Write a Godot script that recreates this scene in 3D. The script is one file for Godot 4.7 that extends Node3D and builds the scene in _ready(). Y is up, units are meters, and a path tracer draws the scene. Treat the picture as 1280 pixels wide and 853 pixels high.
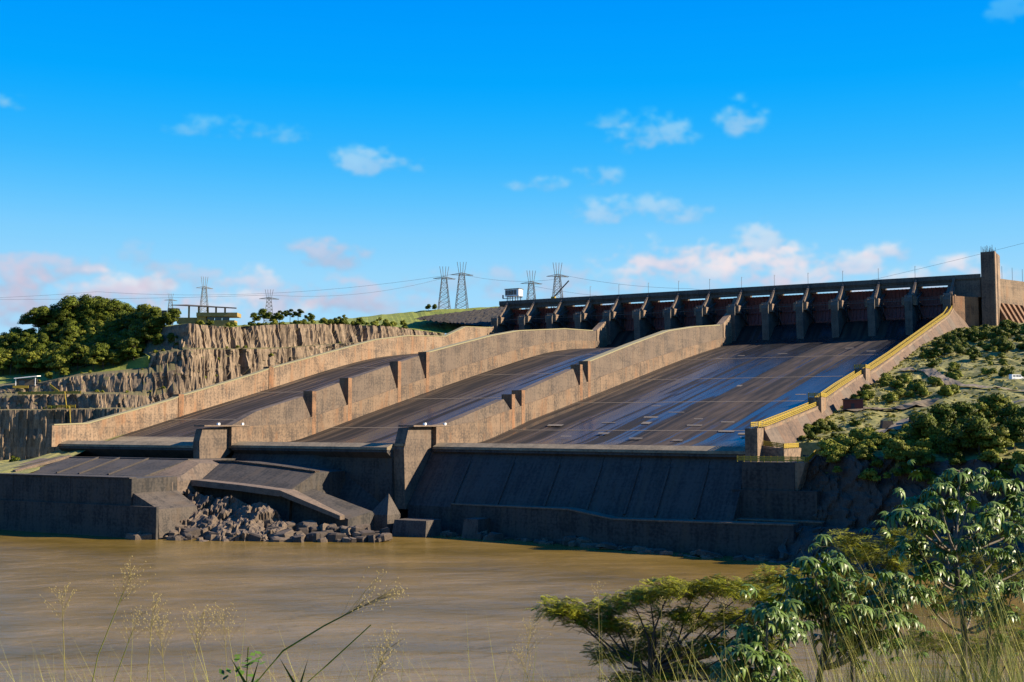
extends Node3D
# A concrete dam spillway with three chutes on the far bank of a muddy river, seen from a grassy bank.
# World: metres, y up, river surface at y = 0, the viewer stands on a bank at (0, 43, 0) looking along -z.
# Spillway frame: x along the crest (pier 0 at x = 0, pier 14 at x = 350), z downstream.

var rng := RandomNumberGenerator.new()
var M := {}
var taken := {}
var P0 := Vector3(-0.04, 0.0, -995.7)
var UX := Vector3(0.87246, 0.0, 0.48868)
var VZ := Vector3(-0.48868, 0.0, 0.87246)
var dam: Node3D

# ------------------------------------------------------------------ helpers

func W(x: float, y: float, z: float) -> Vector3:
	return P0 + UX * x + VZ * z + Vector3(0, y, 0)

func S() -> SurfaceTool:
	var s := SurfaceTool.new()
	s.begin(Mesh.PRIMITIVE_TRIANGLES)
	return s

func tri(s: SurfaceTool, a: Vector3, b: Vector3, c: Vector3, out: Vector3) -> void:
	var n := (a - c).cross(a - b)
	if n.length_squared() < 1e-14:
		return
	n = n.normalized()
	if n.dot(out) < 0.0:
		s.set_normal(-n); s.add_vertex(a)
		s.set_normal(-n); s.add_vertex(c)
		s.set_normal(-n); s.add_vertex(b)
	else:
		s.set_normal(n); s.add_vertex(a)
		s.set_normal(n); s.add_vertex(b)
		s.set_normal(n); s.add_vertex(c)

func quad(s: SurfaceTool, a: Vector3, b: Vector3, c: Vector3, d: Vector3, out: Vector3) -> void:
	tri(s, a, b, c, out)
	tri(s, a, c, d, out)

# the outline q in the plane across the axis; axis 0: q = (z, y), axis 1: q = (x, z), axis 2: q = (x, y)
func lift(q: Vector2, t: float, axis: int) -> Vector3:
	if axis == 0:
		return Vector3(t, q.y, q.x)
	if axis == 1:
		return Vector3(q.x, t, q.y)
	return Vector3(q.x, q.y, t)

func prism(s: SurfaceTool, poly: Array, lo: float, hi: float, axis: int) -> void:
	var p := PackedVector2Array(poly)
	var area := 0.0
	for i in p.size():
		var q := p[(i + 1) % p.size()]
		area += p[i].x * q.y - q.x * p[i].y
	var sg := 1.0 if area > 0.0 else -1.0
	for i in p.size():
		var a := p[i]
		var b := p[(i + 1) % p.size()]
		var e := b - a
		var out := lift(Vector2(e.y, -e.x) * sg, 0.0, axis)
		quad(s, lift(a, lo, axis), lift(b, lo, axis), lift(b, hi, axis), lift(a, hi, axis), out)
	var along := lift(Vector2.ZERO, 1.0, axis)
	var ix := Geometry2D.triangulate_polygon(p)
	for i in range(0, ix.size(), 3):
		tri(s, lift(p[ix[i]], hi, axis), lift(p[ix[i + 1]], hi, axis), lift(p[ix[i + 2]], hi, axis), along)
		tri(s, lift(p[ix[i]], lo, axis), lift(p[ix[i + 1]], lo, axis), lift(p[ix[i + 2]], lo, axis), -along)

func box(s: SurfaceTool, x0: float, x1: float, y0: float, y1: float, z0: float, z1: float) -> void:
	prism(s, [Vector2(z0, y0), Vector2(z1, y0), Vector2(z1, y1), Vector2(z0, y1)], x0, x1, 0)

# a solid between two outlines with the same number of points
func loft(s: SurfaceTool, a: Array, b: Array) -> void:
	var mid := Vector3.ZERO
	for p in a:
		mid += p
	for p in b:
		mid += p
	mid /= float(a.size() + b.size())
	for i in a.size():
		var j := (i + 1) % a.size()
		var a0: Vector3 = a[i]
		var a1: Vector3 = a[j]
		var b0: Vector3 = b[i]
		var b1: Vector3 = b[j]
		# outward: away from the middle of the two outlines at this edge
		var ca := Vector3.ZERO
		for p in a:
			ca += p
		ca /= float(a.size())
		quad(s, a0, a1, b1, b0, (a0 + a1 + b0 + b1) * 0.25 - mid)
	for e in [a, b]:
		var c := Vector3.ZERO
		for p in e:
			c += p
		c /= float(e.size())
		for i in e.size():
			tri(s, c, e[i], e[(i + 1) % e.size()], c - mid)

func beam(s: SurfaceTool, a: Vector3, b: Vector3, w: float, h: float) -> void:
	var d := (b - a).normalized()
	var up := Vector3.UP if absf(d.y) < 0.95 else Vector3.RIGHT
	var r := d.cross(up).normalized() * w * 0.5
	var u := r.cross(d).normalized() * h * 0.5
	var c := [r + u, u - r, -r - u, r - u]
	for i in 4:
		var p: Vector3 = c[i]
		var q: Vector3 = c[(i + 1) % 4]
		quad(s, a + p, a + q, b + q, b + p, p + q)
	quad(s, a + c[0], a + c[1], a + c[2], a + c[3], -d)
	quad(s, b + c[0], b + c[1], b + c[2], b + c[3], d)

func tube(s: SurfaceTool, pts: Array, r0: float, r1: float, sides := 6) -> void:
	var n := pts.size()
	var rings := []
	for i in n:
		var d: Vector3 = (pts[mini(i + 1, n - 1)] - pts[maxi(i - 1, 0)]).normalized()
		var up := Vector3(0.13, 0.0, 1.0) if absf(d.y) > 0.8 else Vector3.UP
		var r := d.cross(up).normalized()
		var u := r.cross(d).normalized()
		var rad := lerpf(r0, r1, float(i) / float(maxi(n - 1, 1)))
		var ring := []
		for k in sides:
			var t := TAU * k / sides
			var o := r * cos(t) + u * sin(t)
			ring.append([pts[i] + o * rad, o])
		rings.append(ring)
	for i in n - 1:
		for k in sides:
			var a: Array = rings[i][k]
			var b: Array = rings[i][(k + 1) % sides]
			var c: Array = rings[i + 1][(k + 1) % sides]
			var d: Array = rings[i + 1][k]
			var out: Vector3 = a[1] + b[1]
			var f: Vector3 = (a[0] - c[0]).cross(a[0] - b[0])
			var order := [a, b, c, a, c, d] if f.dot(out) >= 0.0 else [a, c, b, a, d, c]
			for v in order:
				s.set_normal(v[1])
				s.add_vertex(v[0])

func put(parent: Node, called: String, s: SurfaceTool, m: Material) -> MeshInstance3D:
	var o := MeshInstance3D.new()
	o.name = called if parent != self else numbered(called)
	o.mesh = s.commit()
	o.material_override = m
	parent.add_child(o, true)
	return o

func put_mesh(parent: Node, called: String, mesh: Mesh, m: Material) -> MeshInstance3D:
	var o := MeshInstance3D.new()
	o.name = called if parent != self else numbered(called)
	o.mesh = mesh
	o.material_override = m
	parent.add_child(o, true)
	return o

func holder(parent: Node, called: String) -> Node3D:
	var o := Node3D.new()
	o.name = called
	parent.add_child(o, true)
	return o

func numbered(called: String) -> String:
	if not taken.has(called):
		taken[called] = 0
		return called
	taken[called] += 1
	return "%s_%03d" % [called, taken[called]]

func thing(called: String, label: String, category: String, group := "", at := Vector3.ZERO, turn := 0.0) -> Node3D:
	var o := Node3D.new()
	o.name = numbered(called)
	add_child(o)
	o.position = at
	o.rotation.y = turn
	tag(o, label, category, group)
	return o

func tag(o: Node, label: String, category: String, group := "") -> void:
	o.set_meta("label", label)
	o.set_meta("category", category)
	if group != "":
		o.set_meta("group", group)

func copy_of(o: Node3D, label := "") -> Node3D:
	var c: Node3D = o.duplicate()
	var base := String(o.name)
	var cut := base.rfind("_")
	if cut > 0 and base.substr(cut + 1).is_valid_int():
		base = base.substr(0, cut)
	c.name = numbered(base)
	add_child(c)
	if label != "":
		c.set_meta("label", label)
	return c

func structure(o: Node) -> void:
	o.set_meta("kind", "structure")

func along(profile: Array, z: float) -> float:
	if z <= profile[0].x:
		return profile[0].y
	for i in profile.size() - 1:
		var a: Vector2 = profile[i]
		var b: Vector2 = profile[i + 1]
		if z <= b.x:
			return lerpf(a.y, b.y, (z - a.x) / (b.x - a.x))
	return profile[profile.size() - 1].y

func smooth_profile(p: Array, step: float) -> Array:
	var out := []
	for i in p.size() - 1:
		var a: Vector2 = p[maxi(i - 1, 0)]
		var b: Vector2 = p[i]
		var c: Vector2 = p[i + 1]
		var d: Vector2 = p[mini(i + 2, p.size() - 1)]
		var n := maxi(1, int(ceil((c.x - b.x) / step)))
		for k in n:
			var t := float(k) / n
			var mb := (c.y - a.y) / maxf(c.x - a.x, 0.01) * (c.x - b.x)
			var mc := (d.y - b.y) / maxf(d.x - b.x, 0.01) * (c.x - b.x)
			var t2 := t * t
			var t3 := t2 * t
			out.append(Vector2(lerpf(b.x, c.x, t), (2 * t3 - 3 * t2 + 1) * b.y + (t3 - 2 * t2 + t) * mb + (-2 * t3 + 3 * t2) * c.y + (t3 - t2) * mc))
	out.append(p[p.size() - 1])
	return out

func lin(r: float, g: float, b: float) -> Color:
	return Color(r, g, b).linear_to_srgb()

# ------------------------------------------------------------------ materials

func noise(seed_value: int, freq: float, octaves := 4) -> FastNoiseLite:
	var f := FastNoiseLite.new()
	f.noise_type = FastNoiseLite.TYPE_SIMPLEX_SMOOTH
	f.seed = seed_value
	f.frequency = freq
	f.fractal_octaves = octaves
	return f

# bytes of a seamless noise, drawn at w/sx by h/sy and stretched to w by h
func bytes(seed_value: int, freq: float, w: int, h: int, sx := 1, sy := 1, octaves := 4) -> PackedByteArray:
	var im := noise(seed_value, freq, octaves).get_seamless_image(w / sx, h / sy)
	im.convert(Image.FORMAT_L8)
	if sx > 1 or sy > 1:
		im.resize(w, h, Image.INTERPOLATE_CUBIC)
	return im.get_data()

func texture_of(data: PackedByteArray, w: int, h: int, fmt: int) -> ImageTexture:
	return ImageTexture.create_from_image(Image.create_from_data(w, h, false, fmt, data))

func flat(c: Color, rough := 0.85, metal := 0.0) -> StandardMaterial3D:
	var m := StandardMaterial3D.new()
	m.albedo_color = c
	m.roughness = rough
	m.metallic = metal
	return m

func tri_mat(tex: Texture2D, metres: float, tint := Color.WHITE, rough := 0.9, in_world := false) -> StandardMaterial3D:
	var m := StandardMaterial3D.new()
	m.albedo_color = tint
	m.albedo_texture = tex
	m.roughness = rough
	m.uv1_triplanar = true
	m.uv1_world_triplanar = in_world
	m.uv1_scale = Vector3.ONE / metres
	m.uv1_triplanar_sharpness = 6.0
	return m

# mottled colours out of two noises, seamless; from and to are linear
func mottled(seed_value: int, n: int, freq: float, from: Color, to: Color, fine := 0.35, speck := 0.0) -> ImageTexture:
	var a := bytes(seed_value, freq, n, n)
	var b := bytes(seed_value + 7, freq * 6.0, n, n)
	var out := PackedByteArray()
	out.resize(n * n * 3)
	var lut := PackedByteArray()
	lut.resize(256 * 3)
	for i in 256:
		var c := from.lerp(to, i / 255.0).linear_to_srgb()
		lut[i * 3] = c.r8
		lut[i * 3 + 1] = c.g8
		lut[i * 3 + 2] = c.b8
	for i in n * n:
		var v := clampi(int(128.0 + (a[i] - 128) * 1.5 * (1.0 - fine) + (b[i] - 128) * 1.7 * fine), 0, 255)
		if speck > 0.0 and b[i] > 205:
			v = 255
		out[i * 3] = lut[v * 3]
		out[i * 3 + 1] = lut[v * 3 + 1]
		out[i * 3 + 2] = lut[v * 3 + 2]
	return texture_of(out, n, n, Image.FORMAT_RGB8)

# weathered concrete over 96 m: casting lifts, vertical run-off stains, rust and blotches
func concrete_texture(seed_value: int, base: Color, dark: Color, rust: Color, rust_share: float) -> ImageTexture:
	var n := 1024
	var blot := bytes(seed_value, 0.006, n, n)
	var fine := bytes(seed_value + 1, 0.06, n, n)
	var run := bytes(seed_value + 2, 0.05, n, n, 1, 16)
	var rusty := bytes(seed_value + 3, 0.012, n, n, 1, 4)
	var lifts := []
	var r := RandomNumberGenerator.new()
	r.seed = seed_value
	for i in 40:
		lifts.append(r.randf_range(-0.09, 0.09))
	var out := PackedByteArray()
	out.resize(n * n * 3)
	var p := 0
	for y in n:
		var lift_no := int(y / 25.6)
		var tone: float = lifts[lift_no % 40]
		var edge := 0.30 if fmod(float(y), 25.6) < 2.0 else 0.0
		for x in n:
			var i := y * n + x
			var d := clampf((blot[i] - 118) / 210.0 + (run[i] - 128) / 260.0 + (fine[i] - 128) / 170.0 + edge + tone * 1.7 + 0.30, 0.0, 1.0)
			var k := clampf((rusty[i] - 150) / 60.0, 0.0, 1.0) * rust_share
			var cr := lerpf(lerpf(base.r, dark.r, d), rust.r, k)
			var cg := lerpf(lerpf(base.g, dark.g, d), rust.g, k)
			var cb := lerpf(lerpf(base.b, dark.b, d), rust.b, k)
			out[p] = int(255.0 * pow(cr, 0.4545))
			out[p + 1] = int(255.0 * pow(cg, 0.4545))
			out[p + 2] = int(255.0 * pow(cb, 0.4545))
			p += 3
	return texture_of(out, n, n, Image.FORMAT_RGB8)

func chute_material() -> StandardMaterial3D:
	var n := 1024
	var wide := bytes(31, 0.016, n, n, 1, 64)
	var thin := bytes(32, 0.07, n, n, 1, 64)
	var blot := bytes(33, 0.01, n, n)
	var fine := bytes(34, 0.05, n, n, 1, 4)
	var col := PackedByteArray()
	col.resize(n * n * 3)
	var rgh := PackedByteArray()
	rgh.resize(n * n)
	var wet := []
	for x in n:
		var mx := x / 1024.0 * 360.0
		var w := 0.30
		if mx > 100.0: w = 0.22
		if mx > 138.0: w = 0.78
		if mx > 199.0: w = 0.42
		if mx > 232.0: w = 0.80
		if mx > 275.0: w = 0.16
		if mx > 309.0: w = 0.78
		wet.append(w)
	var p := 0
	for y in n:
		for x in n:
			var i := y * n + x
			var w: float = wet[x] + (wide[i] - 128) / 260.0 + (thin[i] - 128) / 170.0 + (blot[i] - 128) / 700.0
			w = clampf((w - 0.36) / 0.28, 0.0, 1.0)
			var t := clampf(0.5 + (thin[i] - 128) / 150.0 + (fine[i] - 128) / 300.0 + (wide[i] - 128) / 260.0, 0.0, 1.0)
			var r := lerpf(0.010, 0.066, t)
			var g := lerpf(0.008, 0.0445, t)
			var b := lerpf(0.006, 0.027, t)
			var mx := x / 1024.0 * 360.0
			if mx > 27.0 and mx < 30.5 and thin[i] > 90:
				r += 0.035
				g += 0.02
				b += 0.01
			col[p] = int(255.0 * pow(lerpf(r, 0.011 + 0.012 * t, w), 0.4545))
			col[p + 1] = int(255.0 * pow(lerpf(g, 0.011 + 0.0115 * t, w), 0.4545))
			col[p + 2] = int(255.0 * pow(lerpf(b, 0.012 + 0.011 * t, w), 0.4545))
			rgh[i] = int(255.0 * lerpf(0.8, 0.20 + 0.1 * (fine[i] / 255.0), w))
			p += 3
	var m := StandardMaterial3D.new()
	m.albedo_texture = texture_of(col, n, n, Image.FORMAT_RGB8)
	m.roughness = 1.0
	m.roughness_texture = texture_of(rgh, n, n, Image.FORMAT_L8)
	m.roughness_texture_channel = BaseMaterial3D.TEXTURE_CHANNEL_RED
	m.metallic_specular = 0.33
	return m

func leaf_mat(back: Color, rough := 0.55) -> StandardMaterial3D:
	var m := StandardMaterial3D.new()
	m.vertex_color_use_as_albedo = true
	m.roughness = rough
	m.backlight_enabled = true
	m.backlight = back
	m.metallic_specular = 0.2
	m.cull_mode = BaseMaterial3D.CULL_DISABLED
	return m

func make_materials() -> void:
	var ct := concrete_texture(11, Color(0.222, 0.150, 0.092), Color(0.076, 0.053, 0.036), Color(0.22, 0.11, 0.047), 0.55)
	var cd := concrete_texture(61, Color(0.136, 0.098, 0.067), Color(0.054, 0.040, 0.030), Color(0.105, 0.06, 0.032), 0.35)
	M.concrete = tri_mat(ct, 96.0)
	M.concrete_b = tri_mat(ct, 96.0, lin(0.90, 0.88, 0.86))
	M.concrete_c = tri_mat(ct, 96.0, lin(1.0, 0.94, 0.88))
	M.concrete_d = tri_mat(cd, 96.0, lin(0.92, 0.90, 0.88))
	M.concrete_e = tri_mat(cd, 96.0, lin(0.82, 0.81, 0.82))
	M.plinth = tri_mat(ct, 96.0, lin(0.74, 0.72, 0.70))
	M.plinth_b = tri_mat(ct, 96.0, lin(0.66, 0.66, 0.66))
	M.outer = tri_mat(cd, 96.0, lin(0.86, 0.72, 0.64))
	M.rusty = tri_mat(ct, 60.0, lin(0.92, 0.72, 0.56))
	M.pale = tri_mat(ct, 70.0, lin(1.0, 1.0, 0.98))
	M.grey = tri_mat(cd, 80.0, lin(0.78, 0.90, 1.0))
	M.coping = flat(lin(0.2066, 0.182, 0.0984))
	# stained concrete below the lips, its colour blackened to deepen the shade there
	M.stained_shade = tri_mat(concrete_texture(21, Color(0.045, 0.037, 0.030), Color(0.010, 0.009, 0.008), Color(0.060, 0.040, 0.022), 0.5), 96.0)
	var seam := mottled(23, 256, 0.02, Color(0.0197, 0.0167, 0.0148), Color(0.059, 0.0467, 0.0369), 0.5)
	M.seam = tri_mat(seam, 40.0)
	M.bench = tri_mat(mottled(24, 512, 0.015, Color(0.059, 0.0443, 0.032), Color(0.1673, 0.1181, 0.0812), 0.5), 40.0)
	M.bench_dark = tri_mat(concrete_texture(71, Color(0.0697, 0.0541, 0.041), Color(0.018, 0.0148, 0.0123), Color(0.0656, 0.041, 0.0213), 0.4), 60.0)
	M.chute = chute_material()
	M.joint = flat(lin(0.1476, 0.1156, 0.0787))
	M.patch = tri_mat(mottled(26, 256, 0.03, Color(0.0787, 0.064, 0.0492), Color(0.1673, 0.1427, 0.1132), 0.6), 12.0)
	M.bucket = tri_mat(mottled(27, 512, 0.012, Color(0.095, 0.074, 0.045), Color(0.235, 0.182, 0.112), 0.45), 60.0)
	M.gate = tri_mat(mottled(28, 256, 0.02, Color(0.18, 0.042, 0.032), Color(0.27, 0.068, 0.05), 0.6), 20.0, Color.WHITE, 0.6)
	M.steel = flat(lin(0.0697, 0.0656, 0.0615), 0.6, 0.2)
	M.galvanised = flat(lin(0.1476, 0.1427, 0.1279), 0.55, 0.4)
	M.wire = flat(lin(0.0984, 0.1066, 0.123), 0.6)
	M.yellow = flat(lin(0.2788, 0.1927, 0.0098), 0.6)
	M.white = flat(lin(0.75, 0.75, 0.73), 0.5)
	M.black = flat(lin(0.02, 0.02, 0.022), 0.7)
	M.glass = flat(lin(0.02, 0.03, 0.04), 0.08)
	M.red = flat(lin(0.1082, 0.0246, 0.0148), 0.8)
	M.ochre = tri_mat(mottled(29, 256, 0.03, Color(0.1968, 0.1328, 0.0394), Color(0.2952, 0.2165, 0.0787), 0.5), 20.0, Color.WHITE, 0.85, true)
	M.roof = flat(lin(0.0787, 0.064, 0.0492), 0.9)
	M.lamp = flat(lin(0.8, 0.8, 0.78), 0.3)
	var rock := mottled(41, 512, 0.012, Color(0.066, 0.050, 0.034), Color(0.285, 0.208, 0.134), 0.55)
	M.rock = tri_mat(rock, 50.0, Color.WHITE, 0.95, true)
	M.rock.vertex_color_use_as_albedo = true
	M.rock.uv1_scale = Vector3(1.0 / 18.0, 1.0 / 70.0, 1.0 / 18.0)
	M.darkrock = tri_mat(mottled(42, 512, 0.02, Color(0.018, 0.0139, 0.0115), Color(0.0861, 0.064, 0.0476), 0.6), 30.0, Color.WHITE, 0.95, true)
	M.boulder = tri_mat(mottled(43, 512, 0.03, Color(0.0312, 0.0238, 0.018), Color(0.164, 0.1189, 0.082), 0.6), 16.0, Color.WHITE, 0.95, true)
	M.rockfill = tri_mat(mottled(44, 512, 0.05, Color(0.0079, 0.0069, 0.0059), Color(0.032, 0.0256, 0.0197), 0.7), 60.0, Color.WHITE, 0.95, true)
	M.ledge = tri_mat(mottled(53, 512, 0.03, Color(0.041, 0.0476, 0.0115), Color(0.164, 0.1271, 0.0615), 0.6), 30.0, Color.WHITE, 0.95, true)
	M.lawn = tri_mat(mottled(45, 512, 0.012, Color(0.075, 0.115, 0.010), Color(0.215, 0.225, 0.032), 0.5), 70.0, Color.WHITE, 0.95, true)
	M.scrub = tri_mat(mottled(46, 512, 0.012, Color(0.062, 0.082, 0.012), Color(0.265, 0.225, 0.07), 0.55), 60.0, Color.WHITE, 0.95, true)
	M.dirt = tri_mat(mottled(47, 256, 0.03, Color(0.0984, 0.0689, 0.0394), Color(0.1771, 0.1378, 0.0836), 0.6), 20.0, Color.WHITE, 0.95, true)
	M.track = tri_mat(mottled(48, 256, 0.03, Color(0.1279, 0.0984, 0.064), Color(0.2165, 0.1722, 0.1181), 0.6), 20.0, Color.WHITE, 0.95, true)
	M.earth = tri_mat(mottled(49, 256, 0.03, Color(0.0295, 0.0246, 0.0098), Color(0.0689, 0.0541, 0.0246), 0.6), 6.0, Color.WHITE, 0.95, true)
	M.leaves = leaf_mat(lin(0.0787, 0.0886, 0.0074))
	M.bark = flat(lin(0.0492, 0.0369, 0.0271), 0.95)
	M.pale_bark = flat(lin(0.12, 0.096, 0.066), 0.9)
	M.feather = leaf_mat(lin(0.1082, 0.1082, 0.0098), 0.5)
	M.palm = leaf_mat(lin(0.09, 0.14, 0.015), 0.4)
	M.palm.metallic_specular = 0.4
	M.straw = leaf_mat(lin(0.1476, 0.123, 0.0394), 0.7)
	# river
	var w := StandardMaterial3D.new()
	w.albedo_texture = mottled(51, 512, 0.007, Color(0.105, 0.070, 0.009), Color(0.185, 0.123, 0.034), 0.2)
	w.roughness = 0.26
	w.metallic_specular = 0.33
	w.uv1_triplanar = true
	w.uv1_world_triplanar = true
	w.uv1_scale = Vector3(1.0 / 240.0, 1.0 / 100.0, 1.0 / 130.0)
	var swirl := noise(52, 0.007, 4)
	swirl.domain_warp_enabled = true
	swirl.domain_warp_amplitude = 60.0
	swirl.domain_warp_frequency = 0.008
	var im := swirl.get_seamless_image(1024, 1024)
	im.convert(Image.FORMAT_RGBA8)
	im.bump_map_to_normal_map(4.0)
	w.normal_enabled = true
	w.normal_texture = ImageTexture.create_from_image(im)
	w.normal_scale = 0.75
	M.water = w

# ------------------------------------------------------------------ sky

func make_sky() -> ImageTexture:
	var w := 4096
	var h := 2048
	var im := Image.create(w, h, false, Image.FORMAT_RGB8)
	var stops := [[-90.0, Color(0.62, 0.72, 0.78)], [0.0, Color(0.74, 0.88, 0.97)], [3.0, Color(0.70, 0.875, 0.985)], [6.85, Color(0.61, 0.85, 0.995)], [8.9, Color(0.495, 0.81, 1.0)], [12.4, Color(0.23, 0.72, 1.0)],
		[16.0, Color(0.02, 0.655, 1.0)], [19.5, Color(0.0, 0.60, 0.995)], [35.0, Color(0.0, 0.49, 0.90)], [90.0, Color(0.0, 0.36, 0.76)]]
	for y in h:
		var el := 90.0 - (y + 0.5) / h * 180.0
		var c: Color = stops[stops.size() - 1][1]
		for i in stops.size() - 1:
			if el >= stops[i][0] and el < stops[i + 1][0]:
				c = stops[i][1].lerp(stops[i + 1][1], (el - stops[i][0]) / (stops[i + 1][0] - stops[i][0]))
				break
		im.fill_rect(Rect2i(0, y, w, 1), c)
	# clouds: azimuth from straight ahead, elevation, width and height in degrees, density, 1 = greyer
	var list := [[-23.2, 14.0, 1.5, 0.6, 0.7, 0], [-13.0, 13.6, 5.6, 0.8, 0.5, 0], [-6.6, 12.4, 3.5, 1.1, 0.75, 0], [1.2, 11.4, 2.2, 0.6, 0.6, 0], [4.1, 11.8, 1.7, 1.0, 0.6, 0], [6.6, 13.7, 3.3, 1.3, 0.7, 0],
		[4.8, 14.4, 1.9, 0.7, 0.45, 0], [10.9, 14.3, 1.8, 1.3, 0.8, 0], [6.1, 10.1, 5.9, 1.0, 0.65, 0], [12.0, 8.5, 2.2, 1.3, 0.85, 0], [7.8, 7.9, 5.6, 1.4, 0.95, 0], [12.3, 7.3, 4.8, 1.6, 0.95, 0],
		[15.9, 7.4, 2.6, 0.8, 0.8, 0], [17.8, 7.8, 2.2, 0.7, 0.8, 0], [20.8, 6.9, 3.3, 0.9, 0.9, 0], [-21.6, 6.8, 4.8, 1.3, 0.7, 1], [-22.9, 5.1, 2.6, 1.5, 0.8, 1], [-18.5, 6.2, 5.2, 1.1, 0.85, 0],
		[-15.6, 6.6, 3.3, 1.1, 0.5, 1], [-12.5, 6.9, 2.2, 1.0, 0.75, 0], [-8.8, 8.0, 3.0, 1.1, 0.7, 1], [-11.7, 5.8, 5.6, 1.0, 0.7, 1], [-8.4, 6.0, 4.4, 1.3, 0.7, 1], [23.1, 18.0, 1.9, 0.9, 0.4, 0],
		[-17.3, 7.6, 2.2, 1.1, 0.3, 1], [1.9, 6.8, 7.4, 1.1, 0.45, 1], [-3.1, 6.8, 4.4, 0.9, 0.35, 1], [17.1, 6.5, 7.4, 0.8, 0.5, 0],
		[-19.5, 5.6, 7.0, 1.4, 0.75, 1], [-13.5, 5.4, 6.5, 1.2, 0.7, 0], [-6.5, 5.6, 6.0, 1.1, 0.5, 1], [10.0, 7.0, 9.0, 1.3, 0.7, 0], [20.0, 6.2, 7.0, 1.2, 0.75, 0], [3.0, 6.0, 6.0, 0.9, 0.5, 1], [-23.5, 6.2, 4.0, 1.5, 0.7, 1]]
	var r := RandomNumberGenerator.new()
	r.seed = 77
	for i in 110:
		var az := r.randf_range(26.0, 334.0)
		var el := 4.0 + 22.0 * pow(r.randf(), 2.0)
		list.append([az, el, r.randf_range(1.5, 6.5), r.randf_range(0.6, 1.6), r.randf_range(0.4, 0.95), r.randi() % 2])
	var f := noise(5, 1.0, 5)
	for q in list:
		var cx: float = fposmod(q[0] / 360.0 * w, w)
		var cy: float = (90.0 - q[1]) / 180.0 * h
		var hw: float = q[2] * 0.72 / 360.0 * w
		var hh: float = q[3] * 0.85 / 180.0 * h
		var lit := Color(0.965, 0.92, 0.935) if q[5] == 0 else Color(0.86, 0.81, 0.88)
		var base := Color(0.79, 0.78, 0.88) if q[5] == 0 else Color(0.66, 0.69, 0.80)
		for y in range(int(cy - hh * 1.3), int(cy + hh * 1.3) + 1):
			for x in range(int(cx - hw * 1.2), int(cx + hw * 1.2) + 1):
				var dx := (x - cx) / hw
				var dy := (y - cy) / hh
				if dy > 0.0:
					dy *= 1.25
				var fall := 1.0 - (dx * dx + dy * dy)
				var v := f.get_noise_2d(x * 0.030 + q[1] * 9.0, y * 0.055)
				var t := f.get_noise_2d(x * 0.11, y * 0.17 + 50.0)
				var dens: float = smoothstep(0.0, 0.9, fall * 0.62 + v * 1.0 + t * 0.4) * clampf((fall + 0.45) * 1.3, 0.0, 1.0) * q[4] * (0.9 if q[1] < 8.2 else 0.66)
				if dens < 0.004:
					continue
				var px := posmod(x, w)
				var c := base.lerp(lit, clampf(0.55 - dy * 0.55 + v * 0.6, 0.0, 1.0))
				im.set_pixel(px, y, im.get_pixel(px, y).lerp(c, clampf(dens, 0.0, 0.96)))
	return ImageTexture.create_from_image(im)

# ------------------------------------------------------------------ spillway

var prof_a := [Vector2(-8, 114), Vector2(0, 117), Vector2(6, 117.6), Vector2(14, 115), Vector2(22, 109.5), Vector2(30, 105), Vector2(50, 102.5), Vector2(100, 99.5), Vector2(143, 96), Vector2(192, 90.5), Vector2(237, 81.8), Vector2(314.6, 63.5), Vector2(380, 48.5), Vector2(415, 40.3), Vector2(430, 37.2), Vector2(444, 36), Vector2(457, 36.7)]
var prof_b := [Vector2(-8, 114), Vector2(0, 117), Vector2(6, 117.6), Vector2(14, 115), Vector2(22, 109.5), Vector2(30, 104.6), Vector2(48.7, 102), Vector2(90, 99), Vector2(130.6, 94), Vector2(178.5, 85), Vector2(279, 63.7), Vector2(383, 40.6), Vector2(405, 36.4), Vector2(430, 35.5), Vector2(445, 36.6)]
var prof_c := [Vector2(-8, 114), Vector2(0, 117), Vector2(6, 117.6), Vector2(14, 115), Vector2(22, 109.0), Vector2(30, 103.8), Vector2(48, 100.8), Vector2(118, 88.9), Vector2(200, 73.3), Vector2(308, 52.5), Vector2(384.5, 38.6), Vector2(408, 35.8), Vector2(430, 35.6), Vector2(445, 36.6)]

func lip_z(x: float) -> float:
	if x < 99.0:
		return lerpf(459.0, 464.0, x / 98.0)
	if x < 199.0:
		return lerpf(445.0, 452.0, (x - 100.0) / 98.0)
	return lerpf(428.0, 451.0, (x - 200.0) / 150.0)

func skew(x: float, z: float, nominal: float) -> float:
	if z < 340.0:
		return z
	return 340.0 + (z - 340.0) * (lip_z(x) - 5.0 - 340.0) / (nominal - 340.0)

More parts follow.
